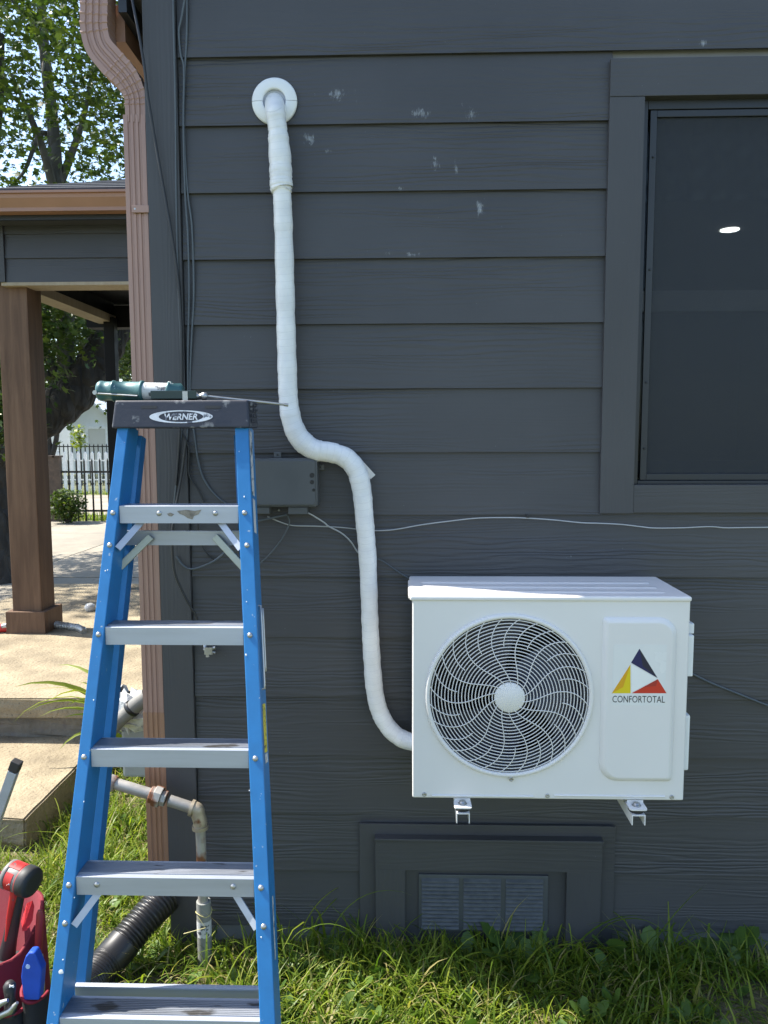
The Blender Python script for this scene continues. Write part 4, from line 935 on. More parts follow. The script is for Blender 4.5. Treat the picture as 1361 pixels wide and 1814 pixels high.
# ============================================================ GAS PIPE, CONDUIT, DRAIN HOSE
yg = -.115
GP = thing('gas_pipe', P(356, 1600, yg), 'rusty galvanised gas pipe with union and elbow at the house corner', 'pipe')
a0 = P(180, 1381, yg+.0); a1 = P(268, 1407, yg); a2 = P(300, 1418, yg); a3 = P(346, 1433, yg); 
rp = .0185
q = MB(); q.tube([a0, a1], rp, 18); q.build('pipe', M_GALV, GP)
q = MB(); q.tube([a2, a3], rp, 18); q.build('pipe', M_GALV, GP)
dgp = (a3-a0).normalized()
q = MB(); q.lathe(P(192, 1385, yg)-dgp*.03, dgp, [(.024, 0), (.026, .004), (.026, .05), (.024, .055)], 20); q.build('coupling', M_GALV, GP)
q = MB(); q.lathe(a1-dgp*.004, dgp, [(.024, 0), (.028, .002), (.028, .014)], 8); q.lathe(a1+dgp*.0105, dgp, [(.034, 0), (.034, .024)], 8); q.lathe(a1+dgp*.035, dgp, [(.026, 0), (.026, .016)], 8); 
for i in range(len(q.sm)): q.sm[i] = False
q.build('union_nut', M_GALV, GP, .0015)
bx_ = P(356, 1500, yg).x; zel = P(356, 1437, yg).z
el = smooth_path([tuple(a3-dgp*.012), tuple(a3+dgp*.006), (bx_-.006, yg, zel-.012), (bx_, yg, zel-.035), (bx_, yg, zel-.05)], 6)
q = MB(); q.tube([Vector(p) for p in el], [.0225]*len(el), 18); q.lathe(a3-dgp*.016, dgp, [(.0265, 0), (.0265, .010)], 20); q.lathe((bx_, yg, zel-.060), (0, 0, 1), [(.0265, 0), (.0265, .012)], 20); q.build('elbow', M_BRASS, GP)
zjn = P(358, 1596, yg).z
q = MB(); q.tube([(bx_, yg, zel-.05), (bx_+.003, yg, zjn-.02)], rp*.88, 16); q.build('riser', M_GALV, GP)
q = MB(); q.tube([(bx_+.004, yg, -.04), (bx_+.004, yg, zjn)], .0235, 20); PV = q.build('plastic_riser', M_PVC, GP)
zl_ = P(360, 1640, yg).z
q = MB(); q.lathe((bx_+.004, yg, zl_-.03), (0, 0, 1), [(.0239, 0), (.0239, .055)], 20, cap=False); q.build('label_band', M_LABELW, PV, fix=False)
q = MB(); q.tube([Vector((bx_+.004+.026*math.cos(t), yg+.026*math.sin(t), zl_+.05+.006*math.sin(2*t))) for t in np.linspace(0, 2*math.pi, 20)], .0016, 5); q.tube([Vector((bx_-.01, yg-.025, zl_+.05)), Vector((bx_+.02, yg-.04, zl_+.02)), Vector((bx_-.05, yg-.05, zl_+.005))], .0014, 5); q.build('tie_wire', simple('yellow_wire', (.5, .45, .2), .5), PV)
# corrugated drain hose
d0 = Vector((dcx+.03, -.03, .13)); 
hp = [(296, 1588, -.03), (262, 1622, -.10), (225, 1665, -.17), (190, 1705, -.24), (160, 1738, -.32), (130, 1770, -.42)]
hs = smooth_path(hp, 40); pts = [P(a, c, y) for a, c, y in hs]
LL = [0.]
for i in range(1, len(pts)): LL.append(LL[-1]+(pts[i]-pts[i-1]).length)
sm_i = (.42*LL[-1], .60*LL[-1]); rad = []
for s in LL:
    if sm_i[0] < s < sm_i[1]: rad.append(.0555)
    else: rad.append(.0500+.0042*(1 if (s/.0135) % 1 < .55 else -1))
q = MB(); q.tube(pts, rad, 28); q.build('drain_hose', M_BLKP, None, label='black corrugated drain hose running from the downspout across the grass', cat='hose', fix=False)

# ============================================================ METER BOX AREA behind the downspout
by = .55
m0 = P(214, 1292, by); m1 = P(300, 1378, by)
q = MB(); q.box((m0.x, by, m1.z), (min(m1.x, -.84), by+.22, m0.z)); MBX = q.build('meter_box', M_BINGREY, None, .012, label='grey metal gas meter box low behind the downspout', cat='box')
q = MB(); q.box((m0.x-.012, by-.012, m0.z+.0005), (min(m1.x, -.84)+.0, by+.23, m0.z+.018)); q.build('lid', M_BINGREY, MBX, .005)
bagm = simple('crumpled_plastic_film', (.60, .60, .58), .3, 0, .2, 20., .6, 30., .01)
q = MB(); n1, n2 = 14, 10; bc = P(222, 1276, by-.03)
vs = []
for i in range(n1):
    for j in range(n2):
        a = 2*math.pi*i/n1; t = j/(n2-1); rr0 = .12*math.sin(math.pi*(.08+.84*t))*(1+.35*random.uniform(-1, 1)); vs.append((bc.x+rr0*math.cos(a)*1.0, bc.y+.03+rr0*.6*math.sin(a), bc.z-.05+.17*t+.02*random.uniform(-1, 1)))
q.add(vs, [(i*n2+j, ((i+1) % n1)*n2+j, ((i+1) % n1)*n2+j+1, i*n2+j+1) for i in range(n1) for j in range(n2-1)]); q.build('plastic_bag', bagm, None, label='crumpled clear plastic bag on the grey meter box', cat='bag')
q = MB(); q.tube([P(262, 1232, by-.10), P(240, 1250, by-.10), P(214, 1274, by-.10), P(185, 1305, by-.10), P(175, 1330, by-.08)], [.032, .031, .028, .028, .028], 16); cdt = q.build('conduit', simple('grey_conduit', (.20, .19, .17), .5, 0, .2, 12.), None, label='dark grey conduit slanting behind the blue ladder rail', cat='conduit')
q = MB(); q.lathe(P(236, 1253, by-.10), (P(214, 1274, by-.10)-P(240, 1250, by-.10)).normalized(), [(.0345, 0), (.036, .004), (.036, .012), (.0345, .016)], 18); q.build('collar', M_BLKP, cdt)

# ============================================================ THINGS ON THE PORCH
e0 = PZ(0, 1120, SLABZ); RT_ = thing('red_tool', (e0.x, e0.y, SLABZ), 'red and black hand tool lying on the porch left of the post', 'tool')
q = MB(); q.tube([Vector((e0.x-.25, e0.y-.06, SLABZ+.035)), Vector((e0.x-.02, e0.y-.02, SLABZ+.035)), Vector((e0.x+.07, e0.y, SLABZ+.03))], [.03, .034, .026], 12, ell=.8); q.build('handle', M_REDP, RT_)
q = MB(); q.tube([Vector((e0.x+.03, e0.y-.03, SLABZ+.05)), Vector((e0.x+.10, e0.y-.01, SLABZ+.06))], [.014, .02], 10); q.build('tip', M_LABELW, RT_)
hosep = smooth_path([(xr+.03, yP0+.12, SLABZ+.02), (xr+.12, yP0+.10, SLABZ+.03), (xr+.22, yP0+.06, SLABZ+.022), (xr+.30, yP0-.02, SLABZ+.016)], 12)
q = MB(); q.tube([Vector(p)+Vector((0, 0, .006*math.sin(i*1.9))) for i, p in enumerate(hosep)], [.022+.006*math.sin(i*2.1) for i in range(len(hosep))], 10); q.build('braided_strap', M_SILV, None, label='silver braided strap lying beside the wooden post base', cat='strap', fix=False)
e0 = PZ(159, 1082, SLABZ); q = MB(); q.lathe((e0.x, e0.y, SLABZ), (.2, 0, 1), [(.03, .0), (.045, .02), (.035, .05), (.01, .062)], 7); q.build('crumpled_paper', bagm, None, label='small crumpled white paper on the shaded porch floor', cat='paper')
# aluminium level leaning by the step
lv0, lv1 = P(31, 1348, -.42), P(-30, 1520, -.40)
LV = thing('spirit_level', lv1, 'aluminium bar with a black end cap standing out of the tool bag', 'tool')
q = MB(); q.bar(lv1, lerp(lv0, lv1, .10), .026, .022, (0, 1, 0)); q.build('bar', M_ALU, LV, .001)
q = MB(); q.bar(lerp(lv0, lv1, .095), lv0, .0285, .0245, (0, 1, 0)); q.build('end_cap', M_BLKR, LV, .003)

# ============================================================ TOOL BAG, DRIVER AND TOOLS
yb = -.50
def B(px, py, dy=0.): return P(px, py, yb+dy)
rim = B(70, 1640); bagx = B(-75, 1700).x; bw = B(66, 1700).x-bagx; cxb = bagx
TBG = thing('tool_bag', (cxb, yb, 0), 'dark red open tool bag at the left edge of the grass', 'bag')
n = 40; rx_, ry_ = bw, .17; zr_ = B(60, 1640).z
q = MB(); vs = []
def bag_r(a, z): 
    t = z/zr_; k = 1+.05*(1-t)+.02*math.sin(3*a+2)
    return (cxb+rx_*k*math.copysign(abs(math.cos(a))**.75, math.cos(a)), yb+ry_*k*math.copysign(abs(math.sin(a))**.75, math.sin(a)))
lv_ = [0, .05, .15, .25, .32, 1.]
for t in lv_:
    for k in range(n):
        a = 2*math.pi*k/n; z = (zr_+.065*(1-math.cos(a))*.0+.05*math.sin(a)+.012*math.sin(5*a))*t if t > .9 else zr_*t
        x, y = bag_r(a, zr_*t); vs.append((x, y, z))
m_ = len(lv_)
for k in range(n):
    a = 2*math.pi*k/n; x, y = bag_r(a, zr_); vs.append((cxb+(x-cxb)*.96, yb+(y-yb)*.96, zr_+.05*math.sin(a)+.012*math.sin(5*a)-.002))
for k in range(n):
    a = 2*math.pi*k/n; x, y = bag_r(a, 0); vs.append((cxb+(x-cxb)*.9, yb+(y-yb)*.9, zr_*.45))
fs = [(i*n+k, i*n+(k+1) % n, (i+1)*n+(k+1) % n, (i+1)*n+k) for i in range(m_+1) for k in range(n)]+[tuple(range((m_+1)*n, (m_+2)*n))]
q.add(vs, fs, True); q.build('bag_body', M_RED, TBG, fix=False)
def pocket(pxa, pxb, pyt, pyb, dy):
    q = MB(); a = B(pxa, pyt, dy); c = B(pxb, pyb, dy); cx, hw = (a.x+c.x)/2, (c.x-a.x)/2; nn = 14
    vs = []
    for z in (max(0, c.z), a.z):
        for k in range(nn+1):
            th = math.pi*k/nn; vs.append((cx-hw*math.cos(th), yb+dy+.03-.055*math.sin(th), z+(.012*math.cos(th) if z == a.z else 0)))
    q.add(vs, [(k, k+1, nn+2+k, nn+1+k) for k in range(nn)], True); pk = q.build('pocket', M_BLKF, TBG, fix=False)
    q = MB(); q.tube([Vector(v_)+Vector((0, -.001, 0)) for v_ in vs[nn+1:]], .005, 6); q.build('binding', M_REDB, pk, fix=False)
pocket(36, 80, 1762, 1850, -.135); pocket(-30, 43, 1785, 1880, -.16)
# impact driver standing handle-down in the bag
ID = thing('impact_driver', B(40, 1690, -.02), 'red and black cordless driver standing in the tool bag', 'power tool')
h0, h1 = B(12, 1530, -.03), B(72, 1546, -.03); dax = (h1-h0).normalized(); dl = (h1-h0).length; hc = B(42, 1541, -.03); 
st = B(12, 1546, -.03)
q = MB(); q.lathe(st, (1, -.30, -.16), [(.018, 0), (.030, .004), (.036, .012), (.0375, .05), (.036, .058)], 22); q.build('housing', M_GREYT, ID)
ax_ = Vector((1, -.30, -.16)).normalized()
q = MB(); q.lathe(st+ax_*.0582, ax_, [(.038, 0), (.041, .004), (.041, .024), (.037, .032), (.025, .034)], 22); q.build('nose', M_BLKR, ID)
q = MB(); q.lathe(st-ax_*.001, ax_, [(.0365, .0105), (.0392, .012), (.0392, .020), (.038, .022)], 22, cap=False); q.build('grip_band', M_GREYT, ID)
aa = ax_.orthogonal().normalized(); bb = ax_.cross(aa)
def shell(t0, t1, h0, h1, rr, name, m):
    q = MB(); n = 10; vs = []
    for h in (h0, h1):
        for k in range(n+1):
            th = t0+(t1-t0)*k/n; dv_ = Vector((0, -1, 0)); dv_ = (dv_-ax_*dv_.dot(ax_)).normalized(); uu = ax_.cross(dv_); vs.append(st+ax_*h+(dv_*math.cos(th)+uu*math.sin(th))*rr)
    q.add(vs, [(k, k+1, n+2+k, n+1+k) for k in range(n)], True); q.build(name, m, ID, fix=False)
shell(-.75, .55, .024, .048, .0385, 'side_panel', M_REDP); shell(-2.2, -1.1, .012, .056, .0387, 'top_panel', M_REDP); shell(1.1, 2.2, .012, .056, .0387, 'top_panel', M_REDP)
q = MB(); q.lathe(st+ax_*.0585, ax_, [(.0375, -.001), (.0395, .0), (.0395, .003), (.038, .004)], 22, cap=False); q.build('red_ring', M_REDP, ID, fix=False)
g1_ = B(34, 1570, -.03); g2_ = B(26, 1620, -.025); g3_ = B(12, 1695, -.02)
q = MB(); q.tube([g1_+Vector((0, 0, .02)), g1_, g2_, lerp(g2_, g3_, .6), g3_], [.022, .020, .0185, .020, .024], 14, ell=.75); q.build('handle', M_BLKR, ID)
q = MB(); q.tube([g1_+Vector((-.005, -.012, .018)), g1_+Vector((-.005, -.012, 0)), g2_+Vector((-.008, -.0125, 0)), lerp(g2_, g3_, .55)+Vector((-.006, -.0125, 0))], [.013, .012, .008, .003], 10); q.build('handle_panel', M_REDP, ID)
q = MB(); q.box((g3_.x-.04, g3_.y-.03, g3_.z-.035), (g3_.x+.04, g3_.y+.03, g3_.z-.0)); q.build('battery', M_BLKR, ID, .006)
lz = st+ax_*.034+Vector((0, -.0392, .002)); q = MB(); q.prism([(lz.x-.008, lz.z-.004), (lz.x-.001, lz.z+.001), (lz.x-.001, lz.z-.002), (lz.x+.008, lz.z+.004), (lz.x+.001, lz.z-.0005), (lz.x+.001, lz.z+.003)], 'y', lz.y-.0015, lz.y+.001); q.build('emblem', M_WHITEP, ID)
# blue-handled tool in the pocket
BT = thing('blue_tool', B(58, 1750, -.13), 'blue plastic tool sticking out of the front bag pocket', 'tool')
bp = [(47, 1765), (42, 1725), (44, 1706), (50, 1688), (56, 1681), (66, 1681), (72, 1695), (79, 1712), (77, 1740), (74, 1765)]
q = MB(); q.prism([(B(a, c, -.145).x, B(a, c, -.145).z) for a, c in bp], 'y', yb-.160, yb-.132); q.build('blade_cover', M_BLUEP, BT, .005, 3)
e0 = B(50, 1712, -.16); q = MB(); q.lathe((e0.x, yb-.1602, e0.z), (0, -1, 0), [(.006, 0), (.006, .0015)], 14); q.build('button', flat('pale_blue_plastic', (.45, .55, .75)), BT)
# screwdriver, pliers, knife
SD = thing('screwdriver', B(22, 1790, -.16), 'black handled screwdriver in the front bag pocket', 'tool')
q = MB(); q.lathe(B(20, 1800, -.165), (.0, 0, 1), [(.015, 0), (.016, .03), (.012, .05), (.015, .07), (.016, .085), (.010, .095), (.002, .097)], 12); q.build('handle', M_BLKR, SD)
e0 = B(20, 1748, -.182); q = MB(); q.bar((e0.x-.006, yb-.180, e0.z-.003), (e0.x+.006, yb-.180, e0.z+.003), .002, .002, (0, 1, 0)); q.bar((e0.x-.006, yb-.180, e0.z+.003), (e0.x+.006, yb-.180, e0.z-.003), .002, .0025, (0, 1, 0)); q.build('cross_mark', M_WHITEP, SD)
PLR = thing('pliers', B(10, 1800, -.18), 'silver locking pliers lying in the lowest bag pocket', 'tool')
q = MB(); q.tube([B(-25, 1800, -.19), B(0, 1778, -.19), B(14, 1772, -.19)], [.010, .009, .005], 8); q.build('handle', M_STEEL, PLR)
q = MB(); q.tube([B(-25, 1815, -.19), B(5, 1797, -.19), B(20, 1790, -.19), B(31, 1776, -.19)], [.010, .009, .010, .004], 8); q.build('jaw', M_STEEL, PLR)
KN = thing('red_knife', B(70, 1680, -.06), 'dark red handled tool upright at the right side of the bag', 'tool')
q = MB(); q.tube([B(68, 1690, -.04), B(70, 1650, -.04), B(72, 1620, -.04), B(71, 1612, -.04)], [.011, .012, .012, .006], 10, ell=.6); q.build('handle', simple('dark_red_plastic', (.22, .015, .02), .4), KN)
q = MB(); q.tube([B(76, 1770, -.06), B(76, 1720, -.06), B(74, 1690, -.05)], [.006, .006, .004], 8); q.build('blade', M_STEEL, KN)
CLTH = B(50, 1620, .02); q = MB(); q.add([B(38, 1632, .0), B(48, 1600, .0), B(58, 1595, .0), B(61, 1605, .0), B(58, 1630, -.01), B(48, 1648, -.02), B(40, 1650, -.02)]+[B(38, 1632, .008), B(48, 1600, .01), B(58, 1595, .01), B(61, 1605, .01), B(58, 1630, .0), B(48, 1648, -.01), B(40, 1650, -.01)], [(0, 1, 2, 3, 4, 5, 6), (13, 12, 11, 10, 9, 8, 7)]+[(i, (i+1) % 7, 7+(i+1) % 7, 7+i) for i in range(7)]); q.build('work_glove', simple('bright_red_cloth', (.55, .02, .03), .8, 0, .2, 30., .5, 200., .002), None, label='bright red glove tucked behind the cordless driver', cat='glove')

# ============================================================ BACKGROUND: fences, white house, pole
def fence(name, y, x0, x1, z0, z1, sp, w_, m, label, cat, rails, point=True, posts=None, knob=None):
    F = thing(name, ((x0+x1)/2, y, z0), label, cat)
    pk = MB()
    h = z1-z0
    if point: pk.prism([(-w_/2, 0), (w_/2, 0), (w_/2, h-.06), (0, h), (-w_/2, h-.06)], 'y', -w_*.3, w_*.3)
    else: pk.box((-w_/2, -w_/2, 0), (w_/2, w_/2, h))
    if knob: pk.lathe((0, 0, knob-z0-.03), (0, 0, 1), [(.012, 0), (.034, .02), (.034, .04), (.012, .06)], 6)
    me = pk.mesh('picket'); x = x0
    while x < x1: put('picket', me, m, (x, y, z0), F); x += sp
    for rz_ in rails:
        q = MB(); q.box((x0, y+w_*.32, rz_-.02), (x1, y+w_*.32+.03, rz_+.02)); q.build('rail', m, F)
    for px_ in posts or []:
        q = MB(); q.box((px_-.06, y-.08, z0), (px_+.06, y+.04, z1+.02)); q.box((px_-.08, y-.1, z1+.021), (px_+.08, y+.06, z1+.06)); q.build('post', M_RUST if m == M_DKMET else m, F)
    return F
y1_ = 13.35
zt1 = P(140, 812, y1_).z; 
fence('iron_fence', y1_, P(-40, 900, y1_).x, P(262, 900, y1_).x, 0., zt1, .165, .032, M_DKMET, 'black wrought iron fence with knuckles at the end of the driveway', 'fence', (P(140, 836, y1_).z, P(140, 905, y1_).z), True, [P(97, 900, y1_).x, P(107, 900, y1_).x], P(140, 857, y1_).z)
y2_ = 21.5
fence('picket_fence', y2_, P(92, 850, y2_).x, P(262, 850, y2_).x, 0., P(140, 800, y2_).z, .22, .09, M_PICKW, 'white picket fence across the road', 'fence', (P(140, 816, y2_).z, P(140, 850, y2_).z), True, [P(101, 850, y2_).x])
y3_ = 25.5
fence('spear_fence', y3_, P(60, 800, y3_).x, P(262, 800, y3_).x, 0., P(140, 786, y3_).z, .16, .035, M_DKMET, 'dark spear-topped fence in front of the white house', 'fence', (P(140, 791, y3_).z, P(140, 850, y3_).z), True)
yh = 34.
WH = thing('white_house', P(150, 790, yh), 'white gabled house seen through the porch opening', 'house')
ha, hb, hp_ = P(60, 780, yh), P(196, 742, yh), P(158, 708, yh)
xg0 = hp_.x-(hb.x-hp_.x)
q = MB(); q.prism([(xg0, 0), (hb.x, 0), (hb.x, hb.z), (hp_.x, hp_.z), (xg0, hb.z)], 'y', yh, yh+7); q.build('wall', M_WHITEH, WH)
q = MB(); q.box((xg0-6, yh+2.5, 0), (xg0-.01, yh+8, hb.z+.1)); q.build('wing', M_WHITEH, WH)
for s_2 in (-1, 1):
    xe = hb.x+.25 if s_2 > 0 else xg0-.25; q = MB(); q.prism([(hp_.x, hp_.z+.02), (xe, hb.z-.14), (xe, hb.z+.0), (hp_.x, hp_.z+.17)], 'y', yh-.35, yh+7.2); q.build('roof', M_WHITEH, WH)
gd0, gd1 = P(157, 760, yh), P(189, 800, yh)
q = MB(); q.box((gd0.x, yh-.05, 0), (gd1.x, yh-.005, gd0.z)); GD = q.build('garage_door', M_WHITEH2, WH)
for xx0, xx1, zz0, zz1 in ((gd0.x-.12, gd0.x-.002, 0, gd0.z), (gd1.x+.002, gd1.x+.12, 0, gd0.z), (gd0.x-.12, gd1.x+.12, gd0.z+.002, gd0.z+.12)):
    q = MB(); q.box((xx0, yh-.08, zz0), (xx1, yh-.004, zz1)); q.build('door_trim', simple('white_trim', (.8, .8, .8), .6), GD)
for r in range(12):
    q = MB(); zz = .25+r*.25
    if zz < hb.z-.1: q.box((xg0, yh-.014, zz), (hb.x, yh-.002, zz+.012)); q.build('clapboard_edge', M_WHITEH, WH)
# ============================================================ VEGETATION
def blades(name, roots, L, W, lean, curl, mat, kind='stuff', segs=5, seed=1, rndv=None, parent=None, label=None, cat=None):
    r = np.random.default_rng(seed); n = len(roots)
    az = r.uniform(0, 2*np.pi, n); d = np.stack([np.cos(az), np.sin(az)], 1); sdv = np.stack([-np.sin(az+r.normal(0, .5, n)), np.cos(az)], 1)
    sdv /= np.linalg.norm(sdv, axis=1)[:, None]
    V = np.zeros((n, segs+1, 2, 3))
    ang = lean.copy(); pos = np.zeros((n, 3)); pos[:] = roots
    for i in range(segs+1):
        t = i/segs; wd = W*(1-t**1.6)*.5+.0002
        V[:, i, 0, :2] = pos[:, :2]+sdv*wd[:, None]; V[:, i, 1, :2] = pos[:, :2]-sdv*wd[:, None]; V[:, i, :, 2] = pos[:, 2:3]
        st_ = L/segs; pos[:, :2] += d*(np.sin(ang)*st_)[:, None]; pos[:, 2] += np.cos(ang)*st_; ang = ang+curl/segs*(.5+t)
        pos[:, 2] = np.maximum(pos[:, 2], .004)
    nv = (segs+1)*2; idx = np.arange(n)[:, None]*nv
    f = np.concatenate([np.stack([idx[:, 0]+2*i, idx[:, 0]+2*i+1, idx[:, 0]+2*i+3, idx[:, 0]+2*i+2], 1)[:, None] for i in range(segs)], 1).reshape(-1, 4)
    me = bpy.data.meshes.new(name); me.vertices.add(n*nv); me.vertices.foreach_set('co', V.reshape(-1))
    me.loops.add(f.size); me.loops.foreach_set('vertex_index', f.ravel().astype(np.int32)); me.polygons.add(len(f)); me.polygons.foreach_set('loop_start', np.arange(0, f.size, 4, dtype=np.int32))
    me.polygons.foreach_set('use_smooth', np.ones(len(f), bool)); me.update(calc_edges=True)
    a = me.attributes.new('rnd', 'FLOAT', 'POINT'); rv = rndv if rndv is not None else r.uniform(0, 1, n); a.data.foreach_set('value', np.repeat(rv, nv).astype(np.float32))
    return put(name, me, mat, (0, 0, 0), parent, label, cat, None, kind)
def scatter(n, x0, x1, y0, y1, ok, seed):
    r = np.random.default_rng(seed); p = np.stack([r.uniform(x0, x1, n), r.uniform(y0, y1, n)], 1); return p[ok(p[:, 0], p[:, 1])]
def in_open(x, y):
    a = ~((x > XL-.10) & (y > -.045)); b_ = ~((x < stepR+.03) & (y > yS0-.03)); c = ~(y > ySl0-.02)
    return a & b_ & c
p = scatter(140000, -2.5, 1.7, -1.3, 1.6, in_open, 3); p = p[(p[:, 1] < .9) | (p[:, 0] > stepR)]
clump = .5+.5*np.sin(p[:, 0]*7.3+2*np.sin(p[:, 1]*5))*np.sin(p[:, 1]*9.1+1.7*np.sin(p[:, 0]*4.1))
r = np.random.default_rng(5); keep = r.uniform(0, 1, len(p)) < .45+.55*clump
bare = np.hypot((p[:, 0]+.78)/.22, (p[:, 1]+.32)/.20) < 1; keep &= ~(bare & (r.uniform(0, 1, len(p)) < .72))
p = p[keep]; r = np.random.default_rng(6); n = len(p)
nearw = np.exp(-np.abs(p[:, 1]+.06)/.14)*(p[:, 0] > XL)
clump = clump[keep]; L = r.uniform(.05, .15, n)*(1+.35*nearw)*(.65+.55*clump)*(.8+.4*r.uniform(0, 1, n))
tall = r.uniform(0, 1, n) < .03; L[tall] *= r.uniform(1.4, 2.1, tall.sum())
W = r.uniform(.0035, .0095, n)*np.where(tall, 1.4, 1.); lean = r.uniform(.1, 1.0, n); curl = r.uniform(.5, 2.8, n)
blades('grass', np.column_stack([p, np.zeros(n)]), L, W, lean, curl, M_GRASS, seed=8, label='uneven green grass growing along the wall and beside the ladder', cat='grass')
# long arching blades near the wall
tips = [(-.42, -.10, .42, 0.2), (-.36, -.12, .46, .3), (-.2, -.09, .34, .1), (.55, -.10, .4, .1), (.62, -.07, .42, 1.), (.80, -.12, .38, .5), (.98, -.12, .46, .2), (1.1, -.15, .4, .8), (.30, -.12, .36, 0.4), (.12, -.14, .30, .7), (-.55, -.2, .34, .3), (.45, -.18, .36, .2)]
rp_ = []; 
r = np.random.default_rng(12)
for x, y, l, a in tips:
    for k in range(5): rp_.append((x+r.normal(0, .05), y+r.normal(0, .03), 0, l*r.uniform(.6, 1.05)))
rp_ = np.array(rp_)
blades('tall_grass', rp_[:, :3], rp_[:, 3], r.uniform(.006, .010, len(rp_)), r.uniform(.05, .5, len(rp_)), r.uniform(1.3, 2.9, len(rp_)), M_GRASS, segs=12, seed=21, label='long arching grass blades at the foot of the wall', cat='grass', rndv=r.uniform(.1, .8, len(rp_)))
# broad weed leaves at the wall
def weeds(name, cen, seed, label):
    r = np.random.default_rng(seed); vs = []; fs = []; rv = []
    for (x, y, k, sz) in cen:
        for i in range(k):
            a = r.uniform(0, 2*math.pi); el_ = r.uniform(.5, 1.35); l = sz*r.uniform(.6, 1.1); d = np.array([math.cos(a)*math.cos(el_), math.sin(a)*math.cos(el_), math.sin(el_)]); s2 = np.array([-math.sin(a), math.cos(a), 0])
            o = len(vs); prof_ = [(0, .03), (.25, .10), (.4, .20), (.5, .16), (.62, .25), (.72, .20), (.85, .17), (1., .0)]
            for t, w2 in prof_:
                c = np.array([x, y, .01])+d*l*t-np.array([0, 0, .25*l*t*t]); vs += [tuple(c+s2*w2*l*.75+[0, 0, .02*l]), tuple(c), tuple(c-s2*w2*l*.75+[0, 0, .02*l])]
            for j in range(len(prof_)-1):
                b0 = o+3*j; fs += [(b0, b0+1, b0+4, b0+3), (b0+1, b0+2, b0+5, b0+4)]
            rv += [r.uniform(0, 1)]*(3*len(prof_))
    me = bpy.data.meshes.new(name); me.from_pydata(vs, [], fs); me.polygons.foreach_set('use_smooth', [True]*len(fs)); at = me.attributes.new('rnd', 'FLOAT', 'POINT'); at.data.foreach_set('value', rv)
    return put(name, me, M_WEED, (0, 0, 0), None, label, 'weeds', None, 'stuff')
r = np.random.default_rng(31)
weeds('weeds', [(.36, -.10, 5, .20), (.45, -.08, 4, .18), (.70, -.08, 5, .19), (.80, -.10, 5, .20), (1.08, -.07, 6, .18), (.98, -.12, 4, .16)]+[(r.uniform(-1.6, 1.3), r.uniform(-.9, -.08), 6, r.uniform(.06, .13)) for _ in range(170)]+[(r.uniform(-1.4, -.9), r.uniform(-.3, .9), 5, r.uniform(.05, .10)) for _ in range(30)], 33, 'broad weed leaves mixed into the grass by the wall')
# distant lawn tufts
def ok2(x, y): return ~((x > -9) & (x < -.9) & (y > 4.7) & (y < 13.3)) & ~((x > -3.42) & (y < 4.6)) & ~((y > 14.5) & (y < 20.6)) & ~((x > -.8) & (y < 5.4))
p = np.concatenate([scatter(9000, -8, -3, 1.5, 6.8, ok2, 41), scatter(7000, -14, 1, 13.2, 14.5, ok2, 42), scatter(2500, -14, 1, 20.7, 22, ok2, 43)]); n = len(p); r = np.random.default_rng(44)
blades('lawn_grass', np.column_stack([p, np.zeros(n)]), r.uniform(.06, .20, n), r.uniform(.008, .02, n), r.uniform(0, .6, n), r.uniform(.2, 1.5, n), M_GRASS, segs=3, seed=45, label='sunlit grass of the yard beyond the porch', cat='grass')
# strap-leaf plant behind the ladder
SPx = P(248, 1180, 1.25)
PLT = thing('strap_leaf_plant', (SPx.x, 1.25, .0), 'yellow-green strap-leaved plant between the porch step and the downspout', 'plant')
r = random.Random(4)
def strap(p0, az_, l, w_, lean, curl):
    tw = r.uniform(-1.1, 1.1); vs = []; n = 12; pos = Vector(p0); ang = lean; d = Vector((math.cos(az_), math.sin(az_), 0)); s = Vector((-math.sin(az_), math.cos(az_), 0))
    for i in range(n+1):
        t = i/n; wd = w_*(.5+.5*min(1, t*4))*(1-t**3)*.5
        nn_ = d*math.cos(ang)-Vector((0, 0, math.sin(ang))); wv_ = s*math.cos(tw)+nn_*math.sin(tw)
        vs += [pos+wv_*wd+Vector((0, 0, wd*.3)), pos.copy(), pos-wv_*wd+Vector((0, 0, wd*.3))]
        pos = pos+(d*math.sin(ang)+Vector((0, 0, math.cos(ang))))*(l/n); ang += curl/n*(.5+t)
    q = MB(); q.add(vs, [f for i in range(n) for f in ((3*i, 3*i+1, 3*i+4, 3*i+3), (3*i+1, 3*i+2, 3*i+5, 3*i+4))], True); o = q.build('leaf', M_STRAP, PLT, fix=False)
    at = o.data.attributes.new('rnd', 'FLOAT', 'POINT'); at.data.foreach_set('value', [r.random()]*len(o.data.vertices))
for k in range(17):
    az_ = R_(r.choice([180, 185, 200, 215, 230, 160, 270, 300, 330, 350])+r.uniform(-18, 18))
    strap((SPx.x+r.uniform(-.03, .03), 1.25+r.uniform(-.04, .04), .02), az_, r.uniform(.58, .92), r.uniform(.024, .038), r.uniform(.02, .22), r.uniform(1.4, 2.9))
